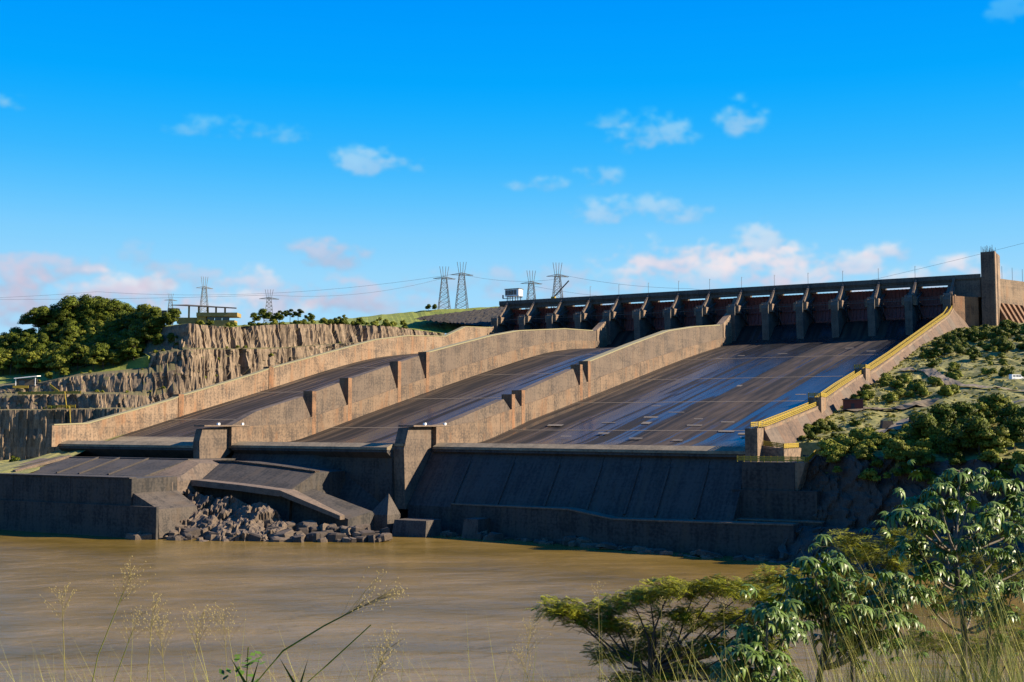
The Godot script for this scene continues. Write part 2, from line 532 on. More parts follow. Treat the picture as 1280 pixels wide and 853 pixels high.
func build_chute(profile: Array, x0: float, lanes: int, width: float, cuts: Array) -> void:
	var ch := holder(dam, "chute")
	var pr := smooth_profile(profile, 5.0)
	var nominal: float = profile[profile.size() - 1].x
	var lane := width / lanes
	var bed := S()
	for i in pr.size() - 1:
		for e in [[x0, x0 + width]]:
			var a: Vector2 = pr[i]
			var b: Vector2 = pr[i + 1]
			quad(bed, Vector3(e[0], a.y - 1.2, skew(e[0], a.x, nominal) - 0.3), Vector3(e[1], a.y - 1.2, skew(e[1], a.x, nominal) - 0.3), Vector3(e[1], b.y - 1.2, skew(e[1], b.x, nominal) - 0.3), Vector3(e[0], b.y - 1.2, skew(e[0], b.x, nominal) - 0.3), Vector3.UP)
	put(ch, "bed", bed, M.seam)
	for k in lanes:
		for c in cuts.size() - 1:
			var za: float = cuts[c] + (0.14 if c > 0 else 0.0)
			var zb: float = cuts[c + 1] - (0.14 if c < cuts.size() - 2 else 0.0)
			var xa := x0 + lane * k + 0.06
			var xb := x0 + lane * (k + 1) - 0.06
			var zs := [za]
			for p in pr:
				if p.x > za + 0.5 and p.x < zb - 0.5:
					zs.append(p.x)
			zs.append(zb)
			var s := S()
			for i in zs.size() - 1:
				var cs := []
				for z in [zs[i], zs[i + 1]]:
					var slope: float = (along(pr, z + 1.5) - along(pr, z - 1.5)) / 3.0
					for x in [xa, xb]:
						cs.append([Vector3(x, along(pr, z), skew(x, z, nominal)), Vector3(0, 1, -slope).normalized(), Vector2(x / 360.0, z / 480.0)])
				for j in [0, 1, 3, 0, 3, 2]:
					s.set_normal(cs[j][1])
					s.set_uv(cs[j][2])
					s.add_vertex(cs[j][0])
			# edges of the slab
			for e in [[za, Vector3(0, 0, -1)], [zb, Vector3(0, 0, 1)]]:
				var a := Vector3(xa, along(pr, e[0]), skew(xa, e[0], nominal))
				var b := Vector3(xb, along(pr, e[0]), skew(xb, e[0], nominal))
				s.set_uv(Vector2(xa / 360.0, e[0] / 480.0))
				quad(s, a, b, b - Vector3(0, 1.1, 0), a - Vector3(0, 1.1, 0), e[1])
			put(ch, "slab", s, M.bucket if c == cuts.size() - 2 else M.chute)
	# filled joints that cross the whole chute
	for c in range(2, cuts.size() - 1):
		var z: float = cuts[c]
		if z < 110.0:
			continue
		var s := S()
		for k in lanes:
			var a := Vector3(x0 + lane * k, along(pr, z) + 0.05, skew(x0 + lane * k, z, nominal))
			var b := Vector3(x0 + lane * (k + 1), along(pr, z) + 0.05, skew(x0 + lane * (k + 1), z, nominal))
			var half := Vector3(0, 0.0, 0.5)
			var fall := Vector3(0, (along(pr, z + 0.5) - along(pr, z - 0.5)) * 0.5, 0)
			quad(s, a - half - fall, b - half - fall, b + half + fall, a + half + fall, Vector3.UP)
		put(ch, "joint_strip", s, M.joint)
	# pale repair patches cast on the floor
	if lanes == 6:
		for q in [[221, 352, 9, 3.2], [262, 331, 8, 2.4], [266, 346, 5, 4.0], [256, 372, 6, 2.2], [277, 384, 7, 1.5], [252, 300, 6, 1.2], [300, 92, 6, 2.2], [318, 112, 6, 2.0], [337, 84, 5, 4.0], [262, 112, 7, 1.6], [236, 116, 5, 1.6], [292, 352, 8, 2.0],
				[305, 344, 7, 1.8], [288, 336, 5, 1.4], [312, 366, 8, 2.6], [322, 372, 6, 3.0], [318, 270, 6, 1.4], [276, 240, 3, 3.4], [330, 355, 9, 1.8], [298, 388, 5, 1.6], [241, 380, 6, 1.2], [246, 345, 8, 1.0], [270, 318, 9, 1.0], [225, 128, 5, 1.2], [327, 380, 9, 1.6]]:
			var s := S()
			var pts := []
			for d in [[-0.5, -0.5], [0.45, -0.42], [0.5, 0.5], [-0.4, 0.4]]:
				var x: float = q[0] + d[0] * q[2]
				var z: float = q[1] + d[1] * q[3] * 1.4
				pts.append(Vector3(x, along(pr, z) + 0.06, z))
			quad(s, pts[0], pts[1], pts[2], pts[3], Vector3.UP)
			put(ch, "repair_patch", s, M.patch)

# a wall along the chute: panels between cuts, from the bottom line to the top line
func wall_panels(parent: Node3D, called: String, xa: float, xb: float, top: Array, bottom: Array, drop: float, cuts: Array, mats: Array, notch := []) -> void:
	for i in cuts.size() - 1:
		var za: float = cuts[i]
		var zb: float = cuts[i + 1]
		var poly := []
		var lead := 0.0
		for q in notch:
			if absf(q - za) < 0.6:
				lead = 7.0
		poly.append(Vector2(za, along(bottom, za) + drop))
		poly.append(Vector2(za + lead, along(top, za + lead)))
		for p in top:
			if p.x > za + lead + 0.3 and p.x < zb - 0.3:
				poly.append(p)
		poly.append(Vector2(zb, along(top, zb)))
		var back := []
		for p in bottom:
			if p.x > za + 0.3 and p.x < zb - 0.3:
				back.push_front(Vector2(p.x, p.y + drop))
		poly.append(Vector2(zb, along(bottom, zb) + drop))
		poly.append_array(back)
		var s := S()
		var proud := 0.07 * (i % 2)
		prism(s, poly, xa - proud, xb + proud, 0)
		put(parent, called, s, mats[i % mats.size()])

func span(a: float, b: float, step: float, extra := []) -> Array:
	var out := [a]
	var n := int(round((b - a) / step))
	for i in range(1, n):
		out.append(a + (b - a) * i / n)
	out.append(b)
	for e in extra:
		out = out.filter(func(v): return absf(v - e) > 5.0 or v == a or v == b)
		out.append(e)
	out.sort()
	return out

func coping(parent: Node3D, top: Array, xa: float, xb: float, z0: float, z1: float) -> void:
	var s := S()
	var zs := [z0]
	for p in top:
		if p.x > z0 + 0.3 and p.x < z1 - 0.3:
			zs.append(p.x)
	zs.append(z1)
	for i in zs.size() - 1:
		beam(s, Vector3((xa + xb) * 0.5, along(top, zs[i]) + 0.25, zs[i]), Vector3((xa + xb) * 0.5, along(top, zs[i + 1]) + 0.25, zs[i + 1]), xb - xa + 0.5, 0.6)
	put(parent, "coping", s, M.coping)

func railing(parent: Node3D, called: String, pts: Array, tall: float, step: float, m: Material, thick := 0.2) -> void:
	var s := S()
	for i in pts.size() - 1:
		var a: Vector3 = pts[i]
		var b: Vector3 = pts[i + 1]
		for t in [1.0, 0.66, 0.33]:
			beam(s, a + Vector3(0, tall * t, 0), b + Vector3(0, tall * t, 0), thick, thick * 1.3)
		var n := maxi(1, int(a.distance_to(b) / step))
		for k in n + 1:
			var p := a.lerp(b, float(k) / n)
			beam(s, p - Vector3(0, 0.1, 0), p + Vector3(0, tall + thick, 0), thick, thick)
	put(parent, called, s, m)

var top_left := [Vector2(0, 144), Vector2(4, 140), Vector2(33, 122.4), Vector2(74, 120.2), Vector2(103, 110.9), Vector2(153, 108.2), Vector2(192, 103), Vector2(241, 92.1), Vector2(304, 78.1), Vector2(315, 74.9), Vector2(379, 59.6), Vector2(383, 58.2), Vector2(441, 45), Vector2(463, 44.2)]
var top_d1 := [Vector2(12, 127), Vector2(48.5, 115), Vector2(100, 113), Vector2(167.5, 107), Vector2(203, 101.5), Vector2(248, 92.7), Vector2(281, 86.1), Vector2(310, 79.2), Vector2(356, 68.3), Vector2(394, 58.5), Vector2(428, 50.7), Vector2(445, 44.0)]
var top_d2 := [Vector2(8, 128.3), Vector2(53, 114.9), Vector2(100, 110.6), Vector2(150, 104.3), Vector2(210, 92.0), Vector2(272, 78.4), Vector2(296, 72.7), Vector2(346, 60.9), Vector2(369, 55.7), Vector2(414, 45.4), Vector2(425, 44)]
var top_right := [Vector2(0, 131), Vector2(9, 128.6), Vector2(45, 116), Vector2(275, 69.5), Vector2(296, 68.0), Vector2(360.5, 55.2), Vector2(373, 51.8), Vector2(441, 43.7), Vector2(451, 43.5)]

func build_spillway() -> void:
	dam = thing("spillway", "huge brown concrete dam spillway with three sloping chutes and fourteen red gates", "spillway", "", P0)
	dam.transform = Transform3D(Basis(UX, Vector3.UP, VZ), P0)
	build_chute(prof_a, 0.0, 4, 98.0, [-8, 30, 90, 160, 240, 314, 385, 424, 457])
	build_chute(prof_b, 100.0, 4, 98.0, [-8, 30, 90, 150, 225, 300, 372, 414, 445])
	build_chute(prof_c, 200.0, 6, 150.0, [-8, 30, 80, 130, 213, 289, 365, 412, 445])

	# left wall
	var lw := holder(dam, "side_wall")
	wall_panels(lw, "wall_panel", -3.2, 0.0, top_left, prof_a, -3.0, span(0.0, 463.0, 15.0, [304.0, 379.0]), [M.concrete, M.concrete_c, M.concrete_b, M.concrete])
	coping(lw, top_left, -3.2, 0.0, 33.0, 462.0)
	for z in [301.5, 376.5]:
		var s := S()
		box(s, -4.4, 0.35, along(prof_a, z) - 1.0, along(top_left, z) + 1.2, z - 2.0, z + 2.0)
		put(lw, "pillar", s, M.rusty)

	# dividing walls: a plinth, panels above it with slots, pillars at the slots and a fin at the end
	for d in [[100.0, top_d1, prof_b, 445.0, [281.0, 310.0, 356.0, 386.0], 12.0, 94.2], [200.0, top_d2, prof_c, 425.0, [271.0, 281.0, 347.0, 357.0], 8.0, 192.6]]:
		var dw := holder(dam, "dividing_wall")
		var x: float = d[0]
		var plinth := []
		for p in d[2]:
			if p.x >= 22.0:
				plinth.append(Vector2(p.x, minf(p.y + (8.5 if p.x > 200.0 else lerpf(4.5, 8.5, p.x / 200.0)), along(d[1], p.x) - 0.6)))
		wall_panels(dw, "plinth_panel", x - 5.6, x, plinth, d[2], -3.0, span(28.0, d[3], 14.0), [M.plinth, M.plinth_b, M.plinth])
		var cuts := [28.0]
		cuts.append_array(d[4])
		var full := []
		for i in cuts.size():
			var a: float = cuts[i]
			var b: float = cuts[i + 1] if i + 1 < cuts.size() else d[3]
			full.append(a)
			if b - a > 30.0:
				var n := int((b - a) / 16.0)
				for k in range(1, n):
					full.append(a + (b - a) * k / n)
		full.append(d[3])
		var wall_bottom := []
		for p in plinth:
			wall_bottom.append(Vector2(p.x, p.y))
		wall_panels(dw, "wall_panel", x - 4.8, x - 0.8, d[1], wall_bottom, -0.4, full, [M.concrete_d, M.concrete_e], d[4])
		coping(dw, d[1], x - 4.8, x - 0.8, 52.0, 269.0 if x > 150.0 else 279.0)
		for z in d[4]:
			var s := S()
			box(s, x - 5.7, x + 0.12, along(d[2], z) - 1.0, along(d[1], z) + 1.0, z - 2.9, z + 0.25)
			put(dw, "pillar", s, M.rusty)
		# ramp up to the deck
		var r := S()
		prism(r, [Vector2(9, 100), Vector2(9, 139), Vector2(14, 132), Vector2(46, along(d[1], 46.0)), Vector2(46, 97)], x - 5.0, x - 0.2, 0)
		put(dw, "ramp", r, M.concrete)
		var f := S()
		if x < 150.0:
			prism(f, [Vector2(438, 43.7), Vector2(461.8, 42.7), Vector2(463.7, 37.1), Vector2(462.8, 18.0), Vector2(455.5, 18.0), Vector2(446.9, 29.5), Vector2(436, 36)], d[6], x - 2.0, 0)
		else:
			prism(f, [Vector2(420, 43.8), Vector2(443.4, 43.3), Vector2(446.9, 34.4), Vector2(445.5, 9.0), Vector2(443.5, 9.0), Vector2(425, 33.5), Vector2(416, 34)], d[6], x - 2.0, 0)
		put(dw, "end_fin", f, M.concrete_d)
		var cap := S()
		box(cap, d[6] - 0.3, x + 0.3, 43.75, 44.4, d[3] - 12.0, d[3] + 18.0)
		put(dw, "fin_cap", cap, M.bench)
		for z in [d[3] - 8.0, d[3] + 8.0]:
			var l := S()
			box(l, x - 1.2, x - 0.2, 44.4, 45.4, z - 0.6, z + 0.6)
			put(dw, "lamp_housing", l, M.lamp)

	# right wall: battered outside
	var rw := holder(dam, "side_wall")
	var rc := span(2.0, 445.0, 14.0, [286.0, 367.0])
	for i in rc.size() - 1:
		var ends := []
		for z in [rc[i], rc[i + 1]]:
			var t := along(top_right, z)
			var proud := 0.06 * (i % 2)
			var deep := minf(20.0, t - 20.0)
			ends.append([Vector3(349.9, t, z), Vector3(353.4 + proud, t, z), Vector3(353.4 + proud + deep * 0.55, t - deep, z), Vector3(349.9, t - deep, z)])
		var s := S()
		loft(s, ends[0], ends[1])
		put(rw, "wall_panel", s, M.outer if i % 3 else M.concrete_e)
	var ledge := S()
	for i in rc.size() - 1:
		beam(ledge, Vector3(353.2, along(top_right, rc[i]) - 0.7, rc[i]), Vector3(353.2, along(top_right, rc[i + 1]) - 0.7, rc[i + 1]), 1.6, 1.5)
	put(rw, "coping", ledge, M.pale)
	for z in [286.0, 367.0]:
		var s := S()
		var t := along(top_right, z)
		box(s, 349.6, 355.2, t - 9.0, t + 2.6, z - 4.6, z + 4.6)
		put(rw, "pillar", s, M.concrete_b)
		var pts := [Vector3(349.8, t + 2.6, z + 4.5), Vector3(355.0, t + 2.6, z + 4.5), Vector3(355.0, t + 2.6, z - 4.5)]
		railing(rw, "railing", pts, 1.6, 2.0, M.yellow, 0.28)
	var yz := [10.0, 45.0, 100.0, 160.0, 220.0, 281.0, 291.0, 330.0, 362.0, 372.0, 405.0, 441.0, 450.0]
	for x in [350.4, 353.2]:
		var pts := []
		for z in yz:
			pts.append(Vector3(x, along(top_right, z), z))
		railing(rw, "railing", pts, 1.9, 3.0, M.yellow, 0.24)
	# end of the right wall and the stepped blocks on its platform
	var s1 := S()
	box(s1, 349.0, 353.6, 31.0, 43.4, 437.0, 452.5)
	put(rw, "end_pier", s1, M.concrete_b)
	var s2 := S()
	prism(s2, [Vector2(353.6, 31.5), Vector2(361.5, 31.5), Vector2(361.5, 36.0), Vector2(353.6, 37.2)], 425.0, 447.0, 2)
	put(rw, "platform_block", s2, M.concrete)
	railing(rw, "railing", [Vector3(354.0, 37.1, 446.6), Vector3(361.3, 36.1, 446.6), Vector3(361.3, 36.1, 428.0)], 1.6, 2.0, M.yellow, 0.3)

	build_piers_and_gates()
	build_toe()

func build_piers_and_gates() -> void:
	# piers
	for k in 15:
		var x := 25.0 * k
		var pier := holder(dam, "pier")
		var s := S()
		prism(s, [Vector2(-12, 98), Vector2(-12, 142.2), Vector2(8.2, 142.2), Vector2(8.6, 138.6), Vector2(20, 131.6), Vector2(20, 130.6), Vector2(28.6, 130.6), Vector2(29.4, 128), Vector2(27.2, 104), Vector2(27.2, 98)], x - 2.5, x + 2.5, 0)
		put(pier, "pier_body", s, M.grey)
		var t := S()
		box(t, x + 2.5, x + 4.8, 125.6, 131.4, 21.6, 26.6)
		box(t, x - 4.8, x - 2.5, 125.6, 131.4, 21.6, 26.6)
		put(pier, "trunnion_block", t, M.concrete)
		var st := S()
		beam(st, Vector3(x + 1.9, 144.0, 9.6), Vector3(x + 1.9, 132.0, 24.0), 1.5, 1.6)
		for i in 8:
			var q := Vector3(x + 1.9, 144.0, 9.6).lerp(Vector3(x + 1.9, 132.0, 24.0), i / 7.0)
			beam(st, q, q + Vector3(0, 2.0, 0), 0.3, 0.3)
		put(pier, "stair", st, M.bench)
		railing(pier, "railing", [Vector3(x - 2.3, 130.6, 28.4), Vector3(x + 2.3, 130.6, 28.4)], 1.5, 2.0, M.galvanised, 0.2)
	# gates
	for k in 14:
		var xa := 25.0 * k + 2.7
		var xb := 25.0 * k + 22.3
		var gate := holder(dam, "gate")
		var skin := S()
		var hs := []
		for i in 9:
			var h := 115.6 + 23.6 * i / 8.0
			hs.append(Vector2(26.0 - sqrt(25.0 * 25.0 - (h - 127.0) * (h - 127.0)), h))
		for i in 8:
			var a: Vector2 = hs[i]
			var b: Vector2 = hs[i + 1]
			loft(skin, [Vector3(xa, a.y, a.x), Vector3(xa, a.y, a.x - 0.4), Vector3(xa, b.y, b.x - 0.4), Vector3(xa, b.y, b.x)], [Vector3(xb, a.y, a.x), Vector3(xb, a.y, a.x - 0.4), Vector3(xb, b.y, b.x - 0.4), Vector3(xb, b.y, b.x)])
		put(gate, "skin_plate", skin, M.gate)
		for j in 8:
			var x := lerpf(xa + 0.8, xb - 0.8, j / 7.0)
			var rib := S()
			for i in range(0, 8, 2):
				beam(rib, Vector3(x, hs[i].y, hs[i].x + 0.4), Vector3(x, hs[i + 2].y, hs[i + 2].x + 0.4), 0.5, 0.9)
			put(gate, "rib", rib, M.gate)
		for h in [1, 4]:
			var g := S()
			beam(g, Vector3(xa + 0.1, hs[h].y, hs[h].x + 1.1), Vector3(xb - 0.1, hs[h].y, hs[h].x + 1.1), 0.9, 1.1)
			put(gate, "girder", g, M.gate)
		for x in [xa + 1.6, xb - 1.6]:
			var arm := S()
			beam(arm, Vector3(x, 128.3, 24.5), Vector3(x, hs[1].y, hs[1].x + 0.9), 0.9, 1.2)
			beam(arm, Vector3(x, 128.5, 24.5), Vector3(x, hs[4].y, hs[4].x + 0.9), 0.9, 1.2)
			beam(arm, Vector3(x, 128.7, 24.5), Vector3(x, hs[7].y, hs[7].x + 0.9), 0.9, 1.2)
			beam(arm, Vector3(x, 121.5, 13.0), Vector3(x, 134.5, 12.0), 0.5, 0.5)
			put(gate, "arm", arm, M.steel)
		var walk := S()
		beam(walk, Vector3(xa - 0.2, 129.4, 20.4), Vector3(xb + 0.2, 129.4, 20.4), 0.8, 0.35)
		beam(walk, Vector3(xa - 0.2, 130.9, 20.4), Vector3(xb + 0.2, 130.9, 20.4), 0.12, 0.14)
		put(gate, "walkway", walk, M.steel)
	# deck
	var deck := holder(dam, "deck")
	for k in 15:
		var s := S()
		var xa := 25.0 * k - (7.0 if k == 0 else 0.0) + 0.06
		var xb := 25.0 * (k + 1) - 0.06 if k < 14 else 369.0
		box(s, xa, xb, 142.3, 144.4, -9.0, 8.8)
		put(deck, "deck_slab", s, M.grey)
		var p := S()
		box(p, xa, xb, 143.3, 146.4, 8.83, 9.5)
		box(p, xa, xb, 144.42, 146.2, -8.8, -8.2)
		put(deck, "parapet", p, M.grey)
		if k < 14:
			var g := S()
			box(g, 25.0 * k + 2.55, 25.0 * k + 22.45, 139.9, 142.25, 6.6, 8.2)
			put(deck, "girder", g, M.grey)
			var l := S()
			beam(l, Vector3(25.0 * k + 1.0, 144.4, 8.0), Vector3(25.0 * k + 1.0, 154.4, 8.0), 0.22, 0.22)
			beam(l, Vector3(25.0 * k + 1.0, 154.3, 8.0), Vector3(25.0 * k + 1.0, 154.3, 5.6), 0.2, 0.2)
			put(deck, "lamp_post", l, M.galvanised)
	# right abutment beside the last pier
	var ab := holder(dam, "abutment")
	var s := S()
	box(s, 352.6, 368.8, 130.6, 142.2, -9.5, 9.0)
	put(ab, "head_wall", s, M.grey)
	var w := S()
	prism(w, [Vector2(353.6, 28.0), Vector2(367.0, 8.8), Vector2(367.0, -9.0), Vector2(353.6, -9.0)], 100.0, 130.5, 1)
	put(ab, "recessed_wall", w, M.rusty)

func build_toe() -> void:
	# lips: overhanging undersides of the three flip buckets
	for q in [[0.0, 94.1], [100.1, 192.5], [200.1, 349.9]]:
		var a := []
		var b := []
		for e in [[q[0], a], [q[1], b]]:
			var z: float = lip_z(e[0])
			for p in [Vector2(-0.4, 34.0), Vector2(-0.1, 33.0), Vector2(-6.0, 29.0), Vector2(-12.0, 24.0), Vector2(-30.0, 24.0), Vector2(-30.0, 34.0)]:
				e[1].append(Vector3(e[0], p.y, z + p.x))
		var s := S()
		loft(s, a, b)
		put(dam, "lip", s, M.stained_shade)
		var nose := S()
		var na := []
		var nb := []
		for e in [[q[0], na], [q[1], nb]]:
			var z: float = lip_z(e[0])
			for p in [Vector2(-5.2, 36.75), Vector2(-0.2, 35.1), Vector2(0.0, 34.02), Vector2(-6.0, 34.02)]:
				e[1].append(Vector3(e[0], p.y, z + p.x))
		loft(nose, na, nb)
		put(dam, "lip_nose", nose, M.bucket)
	# apron under the right chute
	var ap := holder(dam, "apron")
	var cuts := [198.1, 222.0, 245.0, 268.0, 288.0, 305.0, 318.0, 334.0, 349.0]
	for i in cuts.size() - 1:
		var ends := []
		for x in [cuts[i] + 0.1, cuts[i + 1] - 0.1]:
			var z := lip_z(maxf(x, 200.0))
			ends.append([Vector3(x, 33.0, z - 9.0), Vector3(x, 33.0, z - 2.2), Vector3(x, 10.8, z + 16.0), Vector3(x, -4.0, z + 16.5), Vector3(x, -4.0, z - 40.0), Vector3(x, 30.0, z - 40.0)])
		var s := S()
		loft(s, ends[0], ends[1])
		put(ap, "apron_slab", s, M.stained_shade)
		if i > 0:
			var z := lip_z(cuts[i])
			var r := S()
			beam(r, Vector3(cuts[i], 29.0, z + 1.3), Vector3(cuts[i], 11.6, z + 15.6), 0.9, 0.7)
			put(ap, "rib", r, M.seam)
	for q in [[99.0, 150.0], [150.0, 192.5]]:
		var ends := []
		for x in [q[0] + 0.1, q[1] - 0.1]:
			var z := lip_z(x if x < 198.0 else 198.0)
			ends.append([Vector3(x, 33.0, z - 12.0), Vector3(x, 33.0, z - 4.0), Vector3(x, 8.0, z + (15.0 if x < 170.0 else -3.6)), Vector3(x, -4.0, z + (15.5 if x < 170.0 else -3.4)), Vector3(x, -4.0, z - 40.0), Vector3(x, 30.0, z - 40.0)])
		var s := S()
		loft(s, ends[0], ends[1])
		put(ap, "apron_slab", s, M.stained_shade)
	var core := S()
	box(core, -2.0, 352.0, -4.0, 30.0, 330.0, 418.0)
	put(ap, "core", core, M.stained_shade)
	# bench along its foot
	var line := [[222.0, 11.8], [262.0, 12.3], [283.0, 12.6], [303.0, 10.0], [345.0, 10.8], [372.0, 11.2]]
	for i in line.size() - 1:
		var ends := []
		for e in [line[i], line[i + 1]]:
			var z := lip_z(minf(e[0], 350.0))
			var wide: float = 16.0 + 6.0 * clampf((e[0] - 230.0) / 60.0, 0.0, 1.0)
			ends.append([Vector3(e[0], e[1], z + 8.0), Vector3(e[0], e[1], z + wide), Vector3(e[0], -4.0, z + wide + 0.5), Vector3(e[0], -4.0, z + 8.0)])
		var s := S()
		loft(s, ends[0], ends[1])
		put(ap, "bench", s, M.stained_shade)
		var c := S()
		var za := lip_z(minf(line[i][0], 350.0)) + 16.0 + 6.0 * clampf((line[i][0] - 230.0) / 60.0, 0.0, 1.0)
		var zb := lip_z(minf(line[i + 1][0], 350.0)) + 16.0 + 6.0 * clampf((line[i + 1][0] - 230.0) / 60.0, 0.0, 1.0)
		loft(c, [Vector3(line[i][0] + 0.1, line[i][1] + 0.02, za - 6.5), Vector3(line[i][0] + 0.1, line[i][1] + 0.55, za - 6.5), Vector3(line[i][0] + 0.1, line[i][1] + 0.55, za + 0.3), Vector3(line[i][0] + 0.1, line[i][1] + 0.02, za + 0.3)],
			[Vector3(line[i + 1][0], line[i + 1][1] + 0.02, zb - 6.5), Vector3(line[i + 1][0], line[i + 1][1] + 0.55, zb - 6.5), Vector3(line[i + 1][0], line[i + 1][1] + 0.55, zb + 0.3), Vector3(line[i + 1][0], line[i + 1][1] + 0.02, zb + 0.3)])
		put(ap, "bench_cap", c, M.bench)
	var pyl := S()
	for q in [[Vector3(199.0, 8.0, 462.0), 4.6, 16.4]]:
		var c: Vector3 = q[0]
		var r: float = q[1]
		var t := Vector3(c.x + 0.6, q[2], c.z - 2.0)
		var cs := [c + Vector3(-r, 0, -r), c + Vector3(r, 0, -r), c + Vector3(r, 0, r), c + Vector3(-r, 0, r)]
		for i in 4:
			tri(pyl, cs[i], cs[(i + 1) % 4], t, (cs[i] + cs[(i + 1) % 4]) * 0.5 - c)
			quad(pyl, cs[i], cs[(i + 1) % 4], cs[(i + 1) % 4] - Vector3(0, 11, 0), cs[i] - Vector3(0, 11, 0), (cs[i] + cs[(i + 1) % 4]) * 0.5 - c)
	put(ap, "splitter", pyl, M.bench_dark)
	# blocks that stand at the foot between the bench and the water
	for q in [[236, 243, 0, 7.5, 452, 461], [206, 222, 0, 6.4, 455, 466]]:
		var s := S()
		loft(s, [Vector3(q[0], q[2] - 3.0, q[5] + 2.0), Vector3(q[1] + 0.8, q[2] - 3.0, q[5] + 2.0), Vector3(q[1] + 0.8, q[2] - 3.0, q[4]), Vector3(q[0], q[2] - 3.0, q[4])], [Vector3(q[0] + 0.6, q[3], q[5]), Vector3(q[1], q[3], q[5]), Vector3(q[1], q[3], q[4]), Vector3(q[0] + 0.6, q[3], q[4])])
		put(ap, "foot_block", s, M.bench_dark)

	# right toe blocks under the platform
	var rt := holder(dam, "toe_block")
	var s := S()
	box(s, 349.2, 368.0, 9.0, 31.6, 425.0, 457.0)
	put(rt, "upper_block", s, M.stained_shade)
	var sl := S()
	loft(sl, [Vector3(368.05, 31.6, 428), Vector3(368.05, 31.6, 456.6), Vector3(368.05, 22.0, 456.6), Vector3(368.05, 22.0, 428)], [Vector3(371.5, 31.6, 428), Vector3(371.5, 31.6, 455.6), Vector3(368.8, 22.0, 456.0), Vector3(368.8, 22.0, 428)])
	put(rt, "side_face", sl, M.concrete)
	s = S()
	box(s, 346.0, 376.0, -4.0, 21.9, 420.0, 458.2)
	put(rt, "lower_block", s, M.stained_shade)
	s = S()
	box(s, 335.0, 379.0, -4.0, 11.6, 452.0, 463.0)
	put(rt, "foot_block", s, M.stained_shade)
	s = S()
	box(s, 335.0, 379.0, 11.62, 12.1, 459.0, 463.3)
	put(rt, "bench_cap", s, M.bench)
	s = S()
	prism(s, [Vector2(346.0, 11.7), Vector2(349.5, 11.7), Vector2(346.0, 2.0)], 463.1, 464.4, 2)
	put(rt, "bracket", s, M.concrete)
	railing(rt, "railing", [Vector3(347.5, 31.7, 456.8), Vector3(371.3, 31.7, 455.6), Vector3(371.3, 31.7, 440.0)], 1.7, 2.2, M.yellow, 0.3)

	# mid toe slab
	var mt := holder(dam, "toe_slab")
	var secs := []
	for q in [[99.0, 28.2, 21.4], [123.0, 28.2, 21.2], [146.0, 26.6, 19.9], [168.0, 24.6, 18.2]]:
		secs.append([Vector3(q[0], q[1], 448.0), Vector3(q[0], q[1], 468.0), Vector3(q[0], q[2], 484.0), Vector3(q[0], -4.0, 486.0), Vector3(q[0], -4.0, 448.0)])
	for i in 3:
		s = S()
		loft(s, secs[i], secs[i + 1])
		put(mt, "slope_slab", s, M.stained_shade)
		var c := S()
		var a: Vector3 = secs[i][1]
		var b: Vector3 = secs[i + 1][1]
		beam(c, a + Vector3(0.1, 0.3, -1.0), b + Vector3(0, 0.3, -1.0), 3.2, 0.7)
		put(mt, "edge_beam", c, M.bench)
		a = secs[i][2]
		b = secs[i + 1][2]
		loft(c, [a + Vector3(0.1, 0.1, -2), a + Vector3(0.1, 0.1, 7), a + Vector3(0.1, -2.4, 7), a + Vector3(0.1, -2.4, -2)], [b + Vector3(0, 0.1, -2), b + Vector3(0, 0.1, 7), b + Vector3(0, -2.4, 7), b + Vector3(0, -2.4, -2)])
		put(mt, "ledge", c, M.bench)
	s = S()
	var e0 := Vector3(168.1, 18.3, 484.0)
	var e1 := Vector3(196.0, 9.0, 486.0)
	loft(s, [e0 + Vector3(0, 0, -2), e0 + Vector3(0, 0, 7), e0 + Vector3(0, -2.2, 7), e0 + Vector3(0, -2.2, -2)], [e1 + Vector3(0, 0, -1), e1 + Vector3(0, 0, 2.0), e1 + Vector3(0, -1.6, 2.0), e1 + Vector3(0, -1.6, -1)])
	put(mt, "ledge", s, M.bench)
	s = S()
	loft(s, [Vector3(168.1, 18.0, 470), Vector3(168.1, 16.0, 483), Vector3(168.1, -4, 484), Vector3(168.1, -4, 450)], [Vector3(197.0, 9.5, 468), Vector3(197.0, 7.4, 484), Vector3(197.0, -4, 485), Vector3(197.0, -4, 450)])
	put(mt, "wedge", s, M.stained_shade)
	s = S()
	beam(s, Vector3(110.0, 28.5, 468.4), Vector3(113.0, 21.8, 484.4), 1.4, 1.0)
	put(mt, "rib", s, M.concrete)

	# left toe slab with ribs, and the river wall in front of it
	var lt := holder(dam, "toe_slab")
	s = S()
	prism(s, [Vector2(450, -4), Vector2(450, 29.2), Vector2(481, 29.4), Vector2(506, 23.3), Vector2(507, -4)], 34.0, 108.0, 0)
	put(lt, "slope_slab", s, M.stained_shade)
	s = S()
	prism(s, [Vector2(450, -4), Vector2(450, 28.2), Vector2(480, 28.6), Vector2(506, 22.9), Vector2(512, -4)], 12.0, 33.95, 0)
	put(lt, "slope_slab", s, M.bench)
	s = S()
	box(s, 33.0, 108.3, 29.15, 29.75, 478.0, 481.2)
	put(lt, "edge_beam", s, M.seam)
	for x in [[53.0, 71.0], [66.5, 88.0], [84.5, 105.0]]:
		s = S()
		beam(s, Vector3(x[0], 29.7, 481.0), Vector3(x[0] + (x[1] - x[0]) * 0.12, 23.6, 506.0), 0.8, 0.6)
		put(lt, "rib", s, M.seam)
	s = S()
	loft(s, [Vector3(108.05, 29.3, 462), Vector3(108.05, 29.3, 481), Vector3(108.05, 22.0, 507), Vector3(108.05, 16.0, 507), Vector3(108.05, 16.0, 462)], [Vector3(117.0, 27.0, 462), Vector3(114.0, 28.0, 480), Vector3(121.0, 21.0, 503), Vector3(121.0, 16.0, 503), Vector3(121.0, 16.0, 462)])
